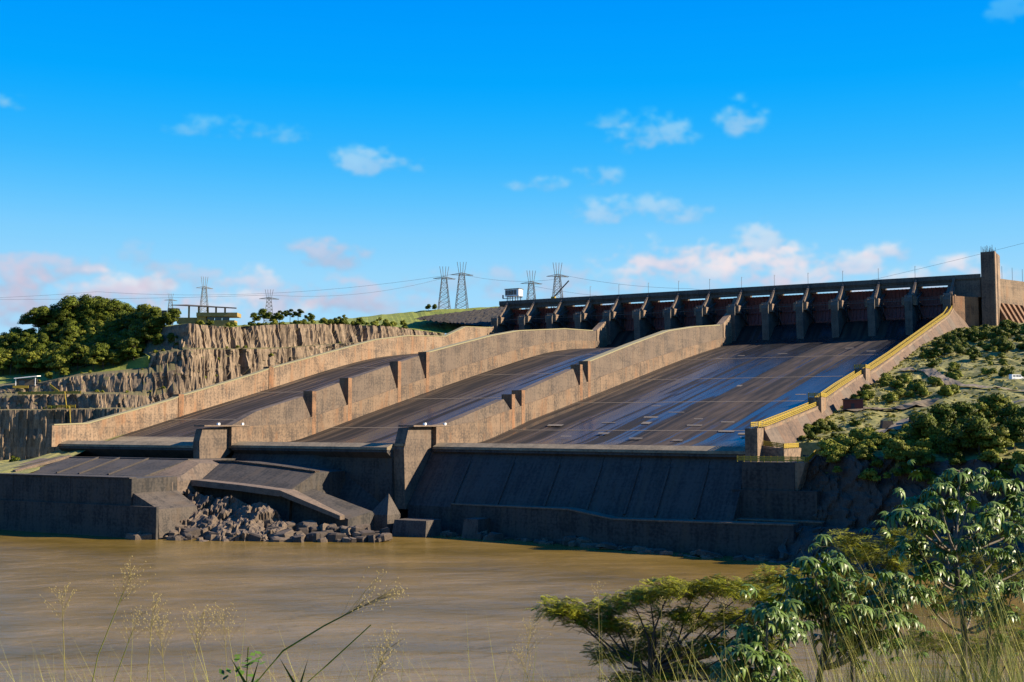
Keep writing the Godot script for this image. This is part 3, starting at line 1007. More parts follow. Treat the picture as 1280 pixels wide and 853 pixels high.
	put(lt, "end_wall", s, M.concrete_e)
	s = S()
	beam(s, Vector3(33.0, 29.9, 480.0), Vector3(30.0, 23.8, 508.0), 2.4, 1.2)
	put(lt, "kerb", s, M.bench)
	s = S()
	beam(s, Vector3(26.0, 29.6, 478.0), Vector3(22.0, 23.8, 506.0), 1.6, 1.0)
	put(lt, "kerb", s, M.seam)

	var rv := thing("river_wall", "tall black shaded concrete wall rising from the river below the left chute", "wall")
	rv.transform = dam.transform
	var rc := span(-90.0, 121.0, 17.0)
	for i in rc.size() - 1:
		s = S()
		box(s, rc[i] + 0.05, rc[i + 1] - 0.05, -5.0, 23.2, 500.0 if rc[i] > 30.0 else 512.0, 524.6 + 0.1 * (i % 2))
		put(rv, "wall_panel", s, M.stained_shade)
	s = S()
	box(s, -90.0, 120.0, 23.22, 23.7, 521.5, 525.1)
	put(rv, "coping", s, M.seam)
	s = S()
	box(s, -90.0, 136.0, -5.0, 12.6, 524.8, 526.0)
	put(rv, "footing", s, M.stained_shade)
	s = S()
	loft(s, [Vector3(121.0, 17.5, 500), Vector3(121.0, 17.5, 524), Vector3(121.0, -4, 525), Vector3(121.0, -4, 500)], [Vector3(134.0, 11.5, 502), Vector3(134.0, 11.5, 523), Vector3(136.0, -4, 524), Vector3(136.0, -4, 500)])
	put(rv, "end_step", s, M.bench_dark)

# ------------------------------------------------------------------ other works beside the spillway

func build_works() -> void:
	# service tower
	var t := thing("service_tower", "tall bare concrete tower with rusty starter bars on top beside the dam deck", "tower")
	t.transform = dam.transform
	var s := S()
	prism(s, [Vector2(369.4, 10), Vector2(377.4, 10), Vector2(377.4, 1), Vector2(376.4, 1), Vector2(376.4, -2), Vector2(377.4, -2), Vector2(377.4, -16), Vector2(369.4, -16)], 100.0, 161.0, 1)
	put(t, "shaft", s, M.concrete_e)
	s = S()
	prism(s, [Vector2(377.45, 1.2), Vector2(378.4, 1.2), Vector2(378.4, 9.9), Vector2(377.45, 9.9)], 100.0, 161.2, 1)
	put(t, "pilaster", s, M.concrete)
	s = S()
	prism(s, [Vector2(377.45, -15.9), Vector2(378.4, -15.9), Vector2(378.4, -2.2), Vector2(377.45, -2.2)], 100.0, 161.0, 1)
	put(t, "pilaster", s, M.concrete)
	rng.seed = 3
	for i in 26:
		s = S()
		var x := lerpf(369.8, 377.0, (i % 9) / 8.0)
		var z := 9.6 if i < 9 else (-3.0 if i < 18 else -15.6)
		beam(s, Vector3(x, 160.8, z), Vector3(x + rng.randf_range(-0.3, 0.3), 164.0 + rng.randf_range(0.0, 1.6), z), 0.22, 0.22)
		put(t, "starter_bar", s, M.steel)
	# wing dam with buttresses, receding to the right of the tower
	var w := thing("wing_dam", "sunlit buttressed concrete dam wall curving away to the right of the tower", "dam")
	var a := Vector3(330.0, 0, -818.0)
	var dirv := Vector3(0.80, 0, -0.60)
	var nrm := Vector3(0.60, 0, 0.80)
	for k in 12:
		var p := a + dirv * (k * 13.0)
		var q := a + dirv * (k * 13.0 + 12.9)
		s = S()
		var ya := Vector3(0, 145.0, 0)
		loft(s, [p + ya, p + Vector3(0, 128, 0), p - nrm * 8 + Vector3(0, 128, 0), p - nrm * 8 + ya], [q + ya, q + Vector3(0, 128, 0), q - nrm * 8 + Vector3(0, 128, 0), q - nrm * 8 + ya])
		put(w, "head_panel", s, M.pale)
		for j in 2:
			var b := p + dirv * (2.0 + 6.5 * j)
			var c := b + dirv * 2.6
			s = S()
			loft(s, [b + Vector3(0, 127.9, 0) + nrm * 1.0, b + Vector3(0, 92, 0) + nrm * 22.0, b + Vector3(0, 92, 0) - nrm * 6.0, b + Vector3(0, 127.9, 0) - nrm * 6.0], [c + Vector3(0, 127.9, 0) + nrm * 1.0, c + Vector3(0, 92, 0) + nrm * 22.0, c + Vector3(0, 92, 0) - nrm * 6.0, c + Vector3(0, 127.9, 0) - nrm * 6.0])
			put(w, "buttress", s, M.rusty)
		s = S()
		loft(s, [p + Vector3(0, 127.9, 0) - nrm * 2, p + Vector3(0, 92, 0) + nrm * 10, p + Vector3(0, 92, 0) - nrm * 8, p + Vector3(0, 127.9, 0) - nrm * 8], [q + Vector3(0, 127.9, 0) - nrm * 2, q + Vector3(0, 92, 0) + nrm * 10, q + Vector3(0, 92, 0) - nrm * 8, q + Vector3(0, 127.9, 0) - nrm * 8])
		put(w, "face_slab", s, M.concrete_d)
		s = S()
		beam(s, p + Vector3(0, 145, 0) - nrm, p + Vector3(0, 154, 0) - nrm, 0.2, 0.2)
		put(w, "lamp_post", s, M.galvanised)
	# control cabin on a steel frame at the left end of the deck
	var c := thing("control_cabin", "small grey cabin with long windows on a steel frame above the deck", "cabin", "", W(3, 146.4, 2), -0.5)
	s = S()
	for x in [-5.0, 0.0, 5.0]:
		for z in [-2.5, 2.5]:
			beam(s, Vector3(x, -2.0, z), Vector3(x, 4.2, z), 0.5, 0.5)
	beam(s, Vector3(-9.0, 2.6, 2.5), Vector3(9.0, 2.6, 2.5), 0.5, 0.5)
	beam(s, Vector3(-9.0, 2.6, 2.5), Vector3(-9.0, 5.6, 2.5), 0.9, 0.9)
	beam(s, Vector3(9.0, 2.6, 2.5), Vector3(9.0, 4.6, 2.5), 0.5, 0.5)
	put(c, "frame", s, M.steel)
	s = S()
	box(s, -6.5, 6.5, 4.2, 10.0, -3.5, 3.5)
	put(c, "body", s, M.white)
	s = S()
	box(s, -7.0, 7.0, 10.0, 10.5, -4.0, 4.0)
	put(c, "roof", s, M.steel)
	for i in 4:
		s = S()
		box(s, -6.2 + i * 2.7, -3.8 + i * 2.7, 5.2, 9.2, 3.5, 3.62)
		put(c, "window", s, M.glass)
	# mobile crane on the deck
	var k := thing("mobile_crane", "yellow mobile crane with raised boom parked on the dam deck", "crane", "", W(39, 144.4, -2), -0.5)
	s = S()
	box(s, -3.5, 3.5, 1.0, 2.2, -1.3, 1.3)
	put(k, "chassis", s, M.yellow)
	s = S()
	box(s, -2.8, 0.6, 2.2, 4.6, -1.2, 1.2)
	put(k, "cab", s, M.yellow)
	for x in [-2.6, -0.2, 2.4]:
		for z in [-1.2, 1.2]:
			s = S()
			tube(s, [Vector3(x, 0.6, z - 0.25), Vector3(x, 0.6, z + 0.25)], 0.6, 0.6, 10)
			put(k, "wheel", s, M.black)
	s = S()
	beam(s, Vector3(-1.0, 4.0, 0), Vector3(13.0, 17.0, 0), 0.8, 0.8)
	put(k, "boom", s, M.steel)

func pylon(p: Vector3, tall: float, wide: float, turn: float, label: String) -> void:
	var t := thing("power_pylon", label, "pylon", "transmission pylons on the skyline", p, turn)
	var s := S()
	var th := 0.026 * wide + 0.05
	var levels := 7
	var body := tall * 0.74
	var corner := func(i: int, c: int) -> Vector3:
		var f := float(i) / levels
		var r := lerpf(wide * 0.5, wide * 0.2, f)
		return Vector3(r * (1 if c % 2 else -1), body * f, r * (1 if c < 2 else -1))
	for i in levels:
		for e in [[0, 1], [2, 3], [0, 2], [1, 3]]:
			beam(s, corner.call(i, e[0]), corner.call(i + 1, e[1]), th * 0.7, th * 0.7)
			beam(s, corner.call(i, e[1]), corner.call(i + 1, e[0]), th * 0.7, th * 0.7)
			beam(s, corner.call(i + 1, e[0]), corner.call(i + 1, e[1]), th * 0.7, th * 0.7)
		for c in 4:
			beam(s, corner.call(i, c), corner.call(i + 1, c), th * 1.3, th * 1.3)
	put(t, "lattice_body", s, M.galvanised)
	s = S()
	for z in [-0.18, 0.18]:
		beam(s, Vector3(-wide * 0.95, body * 0.98, 0), Vector3(wide * 0.95, body * 0.98, wide * z), th, th)
		beam(s, Vector3(-wide * 0.95, body * 0.98, 0), Vector3(0, body * 1.04, wide * z), th, th)
		beam(s, Vector3(wide * 0.95, body * 0.98, 0), Vector3(0, body * 1.04, wide * z), th, th)
	put(t, "cross_arm", s, M.galvanised)
	for x in [-0.34, -0.12, 0.12, 0.34]:
		s = S()
		beam(s, Vector3(wide * x * 0.6, body * 0.98, 0), Vector3(wide * x * 1.15, tall, 0), th * 1.2, th * 1.2)
		put(t, "mast", s, M.galvanised)

func wire(pts: Array, sag: float, thick: float, label: String) -> void:
	var s := S()
	for i in pts.size() - 1:
		var line := []
		for k in 17:
			var f := k / 16.0
			var p: Vector3 = pts[i].lerp(pts[i + 1], f)
			line.append(p - Vector3(0, sag * 4.0 * f * (1.0 - f), 0))
		tube(s, line, thick, thick, 4)
	tag(put(self, "power_line", s, M.wire), label, "cable", "power lines between the pylons")

func build_pylons() -> void:
	pylon(Vector3(-63.7, 150.0, -1120.0), 42.5, 11.0, 0.2, "shorter lattice pylon of the pair on the grassy embankment")
	pylon(Vector3(-46.4, 150.0, -1100.0), 44.0, 11.0, 0.2, "taller lattice pylon of the pair on the grassy embankment")
	pylon(Vector3(18.5, 146.0, -1150.0), 46.5, 11.0, 0.2, "lattice pylon standing behind the control cabin on the dam")
	pylon(Vector3(42.0, 146.0, -1100.0), 47.5, 11.0, 0.2, "lattice pylon standing behind the crane on the dam")
	pylon(Vector3(-245.0, 128.0, -950.0), 34.0, 7.0, 0.5, "slim lattice pylon rising behind the lookout pavilion roof")
	pylon(Vector3(-213.7, 132.0, -1050.0), 31.0, 9.0, 0.2, "lattice pylon among dark trees to the right of the pavilion")
	pylon(Vector3(-257.4, 124.0, -900.0), 19.0, 5.0, 0.4, "small lattice mast behind the glass kiosk")
	wire([Vector3(-900, 186, -1250), Vector3(-213, 158, -1050), Vector3(-63, 182, -1120)], 7.0, 0.10, "low pair of power cables sagging from hill pylon to embankment pylons")
	wire([Vector3(-900, 190, -1280), Vector3(-400, 172, -1150), Vector3(-46, 184, -1100)], 10.0, 0.10, "upper power cable sagging over the lookout pavilion")
	wire([Vector3(-46, 182.5, -1100), Vector3(42, 178.0, -1098)], 4.0, 0.10, "power cable running from embankment pylons toward pylon behind crane")
	wire([Vector3(42, 183, -1100), Vector3(150, 158.0, -1000), Vector3(240, 152, -960)], 3.0, 0.10, "power cable falling from the crane pylon behind the deck")
	wire([Vector3(18, 178, -1150), Vector3(170, 158.0, -1080)], 5.0, 0.10, "power cable falling from the cabin pylon behind the deck")
	wire([Vector3(250, 150, -930), Vector3(600, 240, -860)], 4.0, 0.09, "thin power cable climbing over the tower")

# ------------------------------------------------------------------ land

var rows := [
	[Vector3(-320.3, 21.0, -690.0), Vector3(-292.9, 21.0, -690.0), Vector3(-269.2, 21.0, -688.0), Vector3(-245.7, 21.0, -686.0), Vector3(-223.2, 29.1, -686.0), Vector3(-207.0, 40.4, -692.0), Vector3(-192.7, 49.7, -715.0), Vector3(-174.8, 59.9, -750.0), Vector3(-153.1, 71.3, -792.0), Vector3(-124.5, 84.5, -848.0), Vector3(-90.9, 96.4, -908.0), Vector3(-54.8, 108.0, -965.0)],
	[Vector3(-322.0, 52.8, -691.0), Vector3(-294.4, 52.8, -691.0), Vector3(-270.6, 52.8, -689.0), Vector3(-246.9, 53.2, -687.0), Vector3(-224.1, 53.7, -687.0), Vector3(-207.6, 54.7, -693.0), Vector3(-193.1, 56.9, -716.0), Vector3(-175.1, 64.0, -751.0), Vector3(-153.3, 74.0, -793.0), Vector3(-124.7, 87.4, -849.0), Vector3(-91.1, 99.5, -909.0), Vector3(-54.9, 110.7, -966.0)],
	[Vector3(-325.7, 53.6, -699.0), Vector3(-297.8, 53.6, -699.0), Vector3(-273.7, 53.6, -697.0), Vector3(-249.8, 54.0, -695.0), Vector3(-226.7, 54.5, -695.0), Vector3(-210.0, 55.5, -701.0), Vector3(-195.2, 57.5, -724.0), Vector3(-177.0, 64.7, -759.0), Vector3(-154.9, 74.8, -801.0), Vector3(-125.8, 88.1, -857.0), Vector3(-91.9, 100.3, -917.0), Vector3(-55.3, 111.4, -974.0)],
	[Vector3(-326.4, 61.3, -700.0), Vector3(-298.4, 61.3, -700.0), Vector3(-274.3, 61.7, -698.0), Vector3(-250.4, 62.1, -696.0), Vector3(-227.2, 62.1, -696.0), Vector3(-210.5, 62.7, -702.0), Vector3(-195.6, 64.3, -725.0), Vector3(-177.3, 70.3, -760.0), Vector3(-155.1, 79.7, -802.0), Vector3(-126.0, 91.3, -858.0), Vector3(-92.0, 103.1, -918.0), Vector3(-55.4, 113.3, -975.0)],
	[Vector3(-331.1, 62.9, -710.0), Vector3(-302.7, 62.9, -710.0), Vector3(-278.3, 63.4, -708.0), Vector3(-254.0, 63.8, -706.0), Vector3(-230.5, 63.5, -706.0), Vector3(-213.5, 63.9, -712.0), Vector3(-198.4, 65.0, -735.0), Vector3(-179.7, 71.1, -770.0), Vector3(-157.1, 80.4, -812.0), Vector3(-127.5, 92.1, -868.0), Vector3(-93.0, 103.9, -928.0), Vector3(-56.0, 114.1, -985.0)],
	[Vector3(-332.2, 66.3, -712.0), Vector3(-303.7, 66.8, -712.0), Vector3(-279.2, 68.6, -710.0), Vector3(-255.0, 73.3, -708.0), Vector3(-231.4, 75.2, -708.0), Vector3(-214.4, 77.3, -714.0), Vector3(-199.1, 78.4, -737.0), Vector3(-180.3, 79.9, -772.0), Vector3(-157.5, 85.6, -814.0), Vector3(-127.8, 95.4, -870.0), Vector3(-93.2, 105.7, -930.0), Vector3(-56.1, 114.8, -987.0)],
	[Vector3(-338.7, 68.2, -726.0), Vector3(-309.7, 69.1, -726.0), Vector3(-284.8, 70.5, -724.0), Vector3(-260.1, 75.3, -722.0), Vector3(-236.0, 77.2, -722.0), Vector3(-218.6, 79.4, -728.0), Vector3(-202.9, 79.7, -751.0), Vector3(-183.5, 81.4, -786.0), Vector3(-160.3, 86.9, -828.0), Vector3(-129.9, 96.5, -884.0), Vector3(-94.6, 106.8, -944.0), Vector3(-56.9, 115.9, -1001.0)],
	[Vector3(-340.2, 71.7, -729.0), Vector3(-311.1, 72.2, -729.0), Vector3(-286.0, 73.1, -727.0), Vector3(-261.2, 78.8, -725.0), Vector3(-237.1, 82.7, -725.0), Vector3(-219.6, 86.4, -731.0), Vector3(-204.0, 91.7, -754.0), Vector3(-184.4, 93.9, -789.0), Vector3(-161.0, 97.1, -831.0), Vector3(-130.4, 104.1, -887.0), Vector3(-94.9, 110.7, -947.0), Vector3(-57.0, 118.0, -1004.0)],
	[Vector3(-345.5, 74.5, -740.0), Vector3(-315.9, 75.5, -740.0), Vector3(-290.4, 76.4, -738.0), Vector3(-265.2, 81.8, -736.0), Vector3(-240.8, 85.7, -736.0), Vector3(-223.0, 89.2, -742.0), Vector3(-207.0, 93.4, -765.0), Vector3(-187.0, 95.6, -800.0), Vector3(-163.1, 98.6, -842.0), Vector3(-132.0, 105.3, -898.0), Vector3(-96.0, 111.7, -958.0), Vector3(-57.7, 118.9, -1015.0)],
	[Vector3(-346.8, 87.0, -742.0), Vector3(-317.1, 89.5, -742.0), Vector3(-291.7, 93.3, -740.0), Vector3(-266.3, 96.2, -738.0), Vector3(-241.7, 99.1, -738.0), Vector3(-223.9, 103.6, -744.0), Vector3(-207.8, 109.2, -767.0), Vector3(-187.7, 109.7, -802.0), Vector3(-163.7, 115.1, -844.0), Vector3(-132.4, 120.1, -900.0), Vector3(-96.3, 123.1, -960.0), Vector3(-57.8, 121.6, -1017.0)],
]
var rock_noise: FastNoiseLite
var rock_cells: FastNoiseLite
const NU := 900

func row_at(r: int, t: float) -> Vector3:
	var q: Array = rows[r]
	var i := clampi(int(t), 0, q.size() - 2)
	return q[i].lerp(q[i + 1], t - i)

func hash01(a: int, b: int) -> float:
	return float((hash(Vector2i(a, b)) & 0xffff)) / 65535.0

# a point of the cliff face between row r and row r + 1, pushed in and out by columns and cracks
func cliff_point(r: int, t: float, v: float) -> Vector3:
	var p := row_at(r, t).lerp(row_at(r + 1, t), v)
	var a := row_at(r, maxf(t - 0.05, 0.0))
	var b := row_at(r, minf(t + 0.05, 10.999))
	var tan := (b - a)
	tan.y = 0
	tan = tan.normalized()
	var out := Vector3(-tan.z, 0, tan.x)
	var s := p.x * 0.55 - p.z * 0.85
	var wob := rock_noise.get_noise_2d(s * 0.6, 31.0 * (0 if r < 7 else 1)) * 2.5 + rock_noise.get_noise_2d(p.y * 2.2, s * 1.0) * 0.8
	var uneven := rock_noise.get_noise_2d(s * 0.22, 300.0) * 5.0 + rock_noise.get_noise_2d(s * 1.3, 200.0 + p.y * 0.25) * 2.4
	var col := int(floor((s + wob + uneven) / 1.4))
	var wide := int(floor((s + wob * 1.4 + uneven * 1.5) / 4.3))
	var tier := 0 if r < 7 else 1
	var band := int(p.y / 11.0 + hash01(wide, 61) * 1.5)
	if r >= 6 and t < 4.9:
		return p + out * rock_noise.get_noise_2d(s, p.y) * 1.5
	var d := (hash01(col, tier) - 0.5) * 1.5 + (hash01(col, band + 90) - 0.5) * 0.7 + (hash01(wide, band + 130) - 0.5) * 0.9 + (hash01(wide, r / 7 + 20) - 0.5) * 1.5 + rock_noise.get_noise_2d(s * 0.35, 7.0 + (r / 7) * 5.0) * 3.0
	if hash01(wide, r / 7 + 40) < 0.07:
		d -= 2.8
	if hash01(col, r / 7 + 50) < 0.10:
		d -= 1.8
	d += rock_noise.get_noise_3d(p.x * 3.0, p.y * 1.6, p.z * 3.0) * 1.1
	if hash01(col + 9, int(p.y / 6.0 + hash01(col, 77))) < 0.25:
		d -= 0.8
	if t < 5.0 or r == 8:
		d += (1.0 - v) * 1.2
	return p + out * d

func grid(s: SurfaceTool, pts: Array, tones: Array, upward: Vector3) -> void:
	for i in pts.size() - 1:
		for j in pts[i].size() - 1:
			if tones.size():
				s.set_color(tones[i][j])
			quad(s, pts[i][j], pts[i][j + 1], pts[i + 1][j + 1], pts[i + 1][j], upward)

func shape_rows() -> void:
	# to the right the upper tiers stand close behind the lower ones
	for i in range(5, 12):
		var share := 0.5 if i == 5 else 1.0
		for e in [[7, 6.0], [8, 10.0], [9, 12.5]]:
			var p: Vector3 = rows[e[0]][i]
			var depth: float = -rows[0][i].z + e[1]
			var moved := Vector3(p.x * depth / -p.z, 45.0 + (p.y - 45.0) * depth / -p.z, -depth)
			rows[e[0]][i] = p.lerp(moved, share)
	# the three low tiers run out there, where one tall face remains below the upper tier
	for i in range(5, 12):
		for r in range(1, 7):
			var goal: Vector3 = rows[0][i].lerp(rows[7][i], r / 7.0)
			rows[r][i] = rows[r][i].lerp(goal, 0.5 if i == 5 else 1.0)
	# to the left the upper tiers lie back as a wooded slope
	for i in 6:
		var back: float = [1.0, 1.0, 1.0, 0.95, 0.8, 0.3][i]
		for e in [[7, 14.0], [8, 32.0], [9, 78.0]]:
			var p: Vector3 = rows[e[0]][i]
			var d := Vector2(p.x, p.z).length()
			var k: float = (d + e[1] * back) / d
			rows[e[0]][i] = Vector3(p.x * k, 45.0 + (p.y - 45.0) * k, p.z * k)

func build_cliffs() -> void:
	rock_noise = noise(90, 0.05, 3)
	rock_cells = FastNoiseLite.new()
	rock_cells.noise_type = FastNoiseLite.TYPE_CELLULAR
	rock_cells.cellular_return_type = FastNoiseLite.RETURN_CELL_VALUE
	rock_cells.cellular_jitter = 1.0
	rock_cells.seed = 8
	rock_cells.frequency = 0.16
	rock_cells.fractal_type = FastNoiseLite.FRACTAL_NONE
	shape_rows()
	var faces := S()
	var benches := S()
	var slope := S()
	for r in range(0, 9):
		var is_face := r % 2 == 0
		var pts := []
		var tones := []
		var nv := 7 if is_face else 2
		for j in nv:
			var line := []
			var tl := []
			for i in NU + 1:
				var t := 11.0 * i / NU
				var v := float(j) / (nv - 1)
				if is_face:
					var p := cliff_point(r, t, v)
					line.append(p)
				else:
					var p := cliff_point(r - 1, t, 1.0) if j == 0 else cliff_point(r + 1, t, 0.0)
					line.append(p)
			pts.append(line)
			tones.append(tl)
		for i in pts.size() - 1:
			for j in NU:
				var a: Vector3 = pts[i][j]
				var b: Vector3 = pts[i][j + 1]
				var c: Vector3 = pts[i + 1][j + 1]
				var d: Vector3 = pts[i + 1][j]
				var nn := (c - a).cross(d - b).normalized()
				var wooded := r >= 6 and 11.0 * j / NU < 4.9
				if absf(nn.y) > 0.6 or wooded:
					quad(slope if wooded else benches, a, b, c, d, Vector3(0.2, 1.0, 0.3))
				else:
					var s := a.x * 0.55 - a.z * 0.85
					var column_tone := 0.60 + 0.55 * hash01(int(floor(s / 1.25)), 3) + 0.35 * rock_noise.get_noise_2d(s * 0.5, a.y * 1.5)
					faces.set_color(Color(1.0, 0.98, 0.97) * column_tone)
					quad(faces, a, b, c, d, Vector3(0.4, 0.2, 0.9))
	structure(put(self, "cliff", faces, M.rock))
	structure(put(self, "cliff_bench", benches, M.ledge))
	# plateau behind the top edge
	var pts := []
	for j in 5:
		var line := []
		for i in 111:
			var t := 11.0 * i / 110.0
			var p := cliff_point(8, t, 1.0)
			var away := Vector3(p.x, 0, p.z).normalized()
			var far: float = [0.0, 12.0, 40.0, 90.0, 700.0][j]
			var up: float = [0.0, 1.2, 2.4, 4.0, 9.0][j]
			if t > 9.0:
				up *= 0.4
			if j > 0:
				up += rock_noise.get_noise_2d(p.x * 0.5, j * 20.0) * 1.2
			if t < 5.0 and j > 1:
				up += (5.0 - t) * 1.6
			line.append(p + away * far + Vector3(0, up, 0))
		pts.append(line)
	grid(slope, pts, [], Vector3.UP)
	structure(put(self, "plateau", slope, M.lawn))
	# bank between the foot of the cliff and the river wall
	var bank := S()
	pts = []
	for j in 6:
		var line := []
		for i in 31:
			var t := 6.0 * i / 30.0
			var a := row_at(0, t) + Vector3(-2, 3, -2)
			var b := W(lerpf(-120.0, 44.0, i / 30.0), 22.6, 515.0)
			var p := a.lerp(b, j / 5.0)
			p.y += rock_noise.get_noise_2d(p.x * 2.0, p.z * 2.0) * 1.6
			line.append(p)
		pts.append(line)
	grid(bank, pts, [], Vector3.UP)
	structure(put(self, "river_bank", bank, M.scrub))
	# embankment and its rockfill face
	var emb := S()
	pts = []
	var low := [Vector3(-330, 112, -930), Vector3(-141, 119, -960), Vector3(-90, 119.5, -985), Vector3(-53, 120.5, -1000), Vector3(-14, 119, -990)]
	var high := [Vector3(-330, 128, -1070), Vector3(-152, 139.6, -1080), Vector3(-110, 144.8, -1086), Vector3(-73, 148.8, -1090), Vector3(0, 152.6, -1092)]
	var beyond := [Vector3(-330, 126, -1300), Vector3(-152, 138, -1300), Vector3(-110, 143, -1300), Vector3(-73, 146, -1300), Vector3(40, 147, -1300)]
	for q in [low, high, beyond]:
		var line := []
		for i in 41:
			var t := 4.0 * i / 40.0
			var k := clampi(int(t), 0, 3)
			line.append(q[k].lerp(q[k + 1], t - k) + Vector3(0, rock_noise.get_noise_2d(i * 9.0, q[0].y) * 0.8, 0))
		pts.append(line)
	grid(emb, pts, [], Vector3.UP)
	structure(put(self, "embankment", emb, M.lawn))
	var fill := S()
	pts = []
	for j in 22:
		var line := []
		for i in 61:
			var t := i / 60.0
			var lo := Vector3(-83, 132.5, -1015).lerp(Vector3(-13, 123.0, -984), t)
			var hi := Vector3(-76, 137.2, -1040).lerp(Vector3(-2, 150.8, -1083), t)
			var p := lo.lerp(hi, j / 21.0)
			p.y += rock_noise.get_noise_2d(p.x * 6.0 + hash01(i, j) * 9.0, p.z * 6.0) * 1.4 + 1.2
			line.append(p)
		pts.append(line)
	grid(fill, pts, [], Vector3.UP)
	structure(put(self, "rockfill", fill, M.rockfill))

var bank_profile := [Vector2(-90, 112.5), Vector2(0, 110.5), Vector2(45, 107), Vector2(150, 90.5), Vector2(275, 65), Vector2(296, 62), Vector2(373, 46.5), Vector2(425, 37), Vector2(440, 34.5), Vector2(455, 32), Vector2(475, 29)]

func bank_height(x: float, z: float) -> float:
	var h := along(bank_profile, z) + 0.03 * (x - 360.0)
	var edge := 446.0 + (x - 368.0) * 0.267
	if z > edge:
		h -= minf((z - edge) * 8.0, 60.0)
	h += rock_noise.get_noise_2d(x * 1.2, z * 1.2) * 2.2 * clampf((x - 357.0) / 12.0, 0.0, 1.0)
	if x < 372.0 and z > 420.0:
		h = minf(h, 31.2)
	return h

var tracks := []

func on_track(x: float, z: float, reach: float) -> bool:
	for t in tracks:
		if t.distance_to(Vector2(x, z)) < reach:
			return true
	return false

func build_right_bank() -> void:
	var s := S()
	var pts := []
	for i in 66:
		var x := 353.8 + pow(i / 65.0, 1.7) * 400.0
		var line := []
		for j in 126:
			var z := -90.0 + 625.0 * j / 125.0
			var h := bank_height(x, z)
			if x < 376.0 and z > 455.0:
				h = minf(h, 10.0 - (z - 455.0))
			line.append(W(x, h, z))
		pts.append(line)
	grid(s, pts, [], Vector3.UP)
	structure(put(self, "hillside", s, M.scrub))
	# rock face over the river to the right of the toe blocks
	s = S()
	pts = []
	for j in 36:
		var line := []
		for i in 261:
			var t := i / 260.0
			var x := 368.0 + 180.0 * t
			var z0 := 446.0 + 48.0 * t
			var v := j / 35.0
			var h := lerpf(bank_height(maxf(x, 373.0), z0) + 0.6, 10.5, minf(v / 0.62, 1.0))
			var z := z0 + 12.0 * minf(v / 0.62, 1.0)
			if v > 0.62:
				var u := (v - 0.62) / 0.38
				h = lerpf(10.5, -3.0, u * u)
				z = z0 + 12.0 + 26.0 * u
			var p := W(x, h, z)
			var k := rock_noise.get_noise_3d(p.x * 2.4, p.y * 2.4, p.z * 2.4) * 5.0 + rock_cells.get_noise_3d(p.x, p.y * 0.6, p.z) * 2.2 + rock_cells.get_noise_3d(p.x * 2.3, p.y * 1.6, p.z * 2.3) * 1.1
			line.append(p + Vector3(0.15, 0.25, 0.9) * k)
		pts.append(line)
	grid(s, pts, [], Vector3(0, 0.5, 0.9))
	structure(put(self, "rock_face", s, M.darkrock))
	# tracks
	for q in [[[Vector2(355, 437), Vector2(365, 439), Vector2(375, 433.7), Vector2(382, 420), Vector2(388.2, 401.7), Vector2(394.8, 374), Vector2(405, 363), Vector2(416.4, 356.7), Vector2(430, 349), Vector2(470, 340)], 5.0, "gravel_track"],
			[[Vector2(362, 242), Vector2(367.7, 246), Vector2(375.5, 250.7), Vector2(384, 269.4), Vector2(390.7, 292.6), Vector2(404.9, 307.6), Vector2(417.8, 318.7), Vector2(440, 330)], 5.5, "access_road"],
			[[Vector2(360, 352), Vector2(372, 356), Vector2(386, 352), Vector2(396, 340)], 7.0, "dirt_path"]]:
		var pth := S()
		var prev := []
		var poly: Array = q[0]
		for i in poly.size() - 1:
			for k in 10:
				var f := k / 10.0
				var p: Vector2 = poly[i].lerp(poly[i + 1], f)
				tracks.append(p)
				var d: Vector2 = (poly[i + 1] - poly[i]).normalized()
				if i + 2 < poly.size():
					d = d.lerp((poly[i + 2] - poly[i + 1]).normalized(), f * 0.5).normalized()
				var n: Vector2 = Vector2(-d.y, d.x) * q[1] * 0.5
				var here := []
				for e in 5:
					var at: Vector2 = p + n * (e / 2.0 - 1.0)
					here.append(W(at.x, bank_height(at.x, at.y) + 0.9, at.y))
				if prev.size():
					for e in 4:
						quad(pth, prev[e], prev[e + 1], here[e + 1], here[e], Vector3.UP)
				prev = here
		structure(put(self, q[2], pth, M.track if q[2] != "dirt_path" else M.dirt))
	# rock outcrop below the middle toe slab
	s = S()
	pts = []
	for j in 34:
		var line := []
		for i in 91:
			var t := i / 90.0
			var x := 120.0 + 62.0 * t
			var v := j / 33.0
			var crest := 16.0 - 4.0 * t if t < 0.7 else lerpf(13.2, 1.0, (t - 0.7) / 0.3)
			var h := lerpf(crest, -3.0, pow(v, 0.8))
			var z := 493.5 + 32.0 * v
			var p := W(x, h, z)
			var k := rock_noise.get_noise_3d(p.x * 2.5, p.y * 2.5, p.z * 2.5) * 2.4 + rock_cells.get_noise_3d(p.x, p.y, p.z) * 1.5 + rock_cells.get_noise_3d(p.x * 2.2, p.y * 2.2, p.z * 2.2) * 1.1
			line.append(p + Vector3(0.1, 0.6, 0.8) * k)
		pts.append(line)
	grid(s, pts, [], Vector3(0, 0.6, 0.8))
	structure(put(self, "rock_outcrop", s, M.boulder))

func build_water() -> void:
	var s := S()
	for i in 8:
		for j in 8:
			var x := -2400.0 + 600.0 * i
			var z := -2600.0 + 400.0 * j
			quad(s, Vector3(x, 0, z), Vector3(x + 600, 0, z), Vector3(x + 600, 0, z + 400), Vector3(x, 0, z + 400), Vector3.UP)
	structure(put(self, "river", s, M.water))
	s = S()
	quad(s, Vector3(-9000, -6, -9000), Vector3(9000, -6, -9000), Vector3(9000, -6, 9000), Vector3(-9000, -6, 9000), Vector3.UP)
	structure(put(self, "ground", s, M.earth))

# ------------------------------------------------------------------ boulders

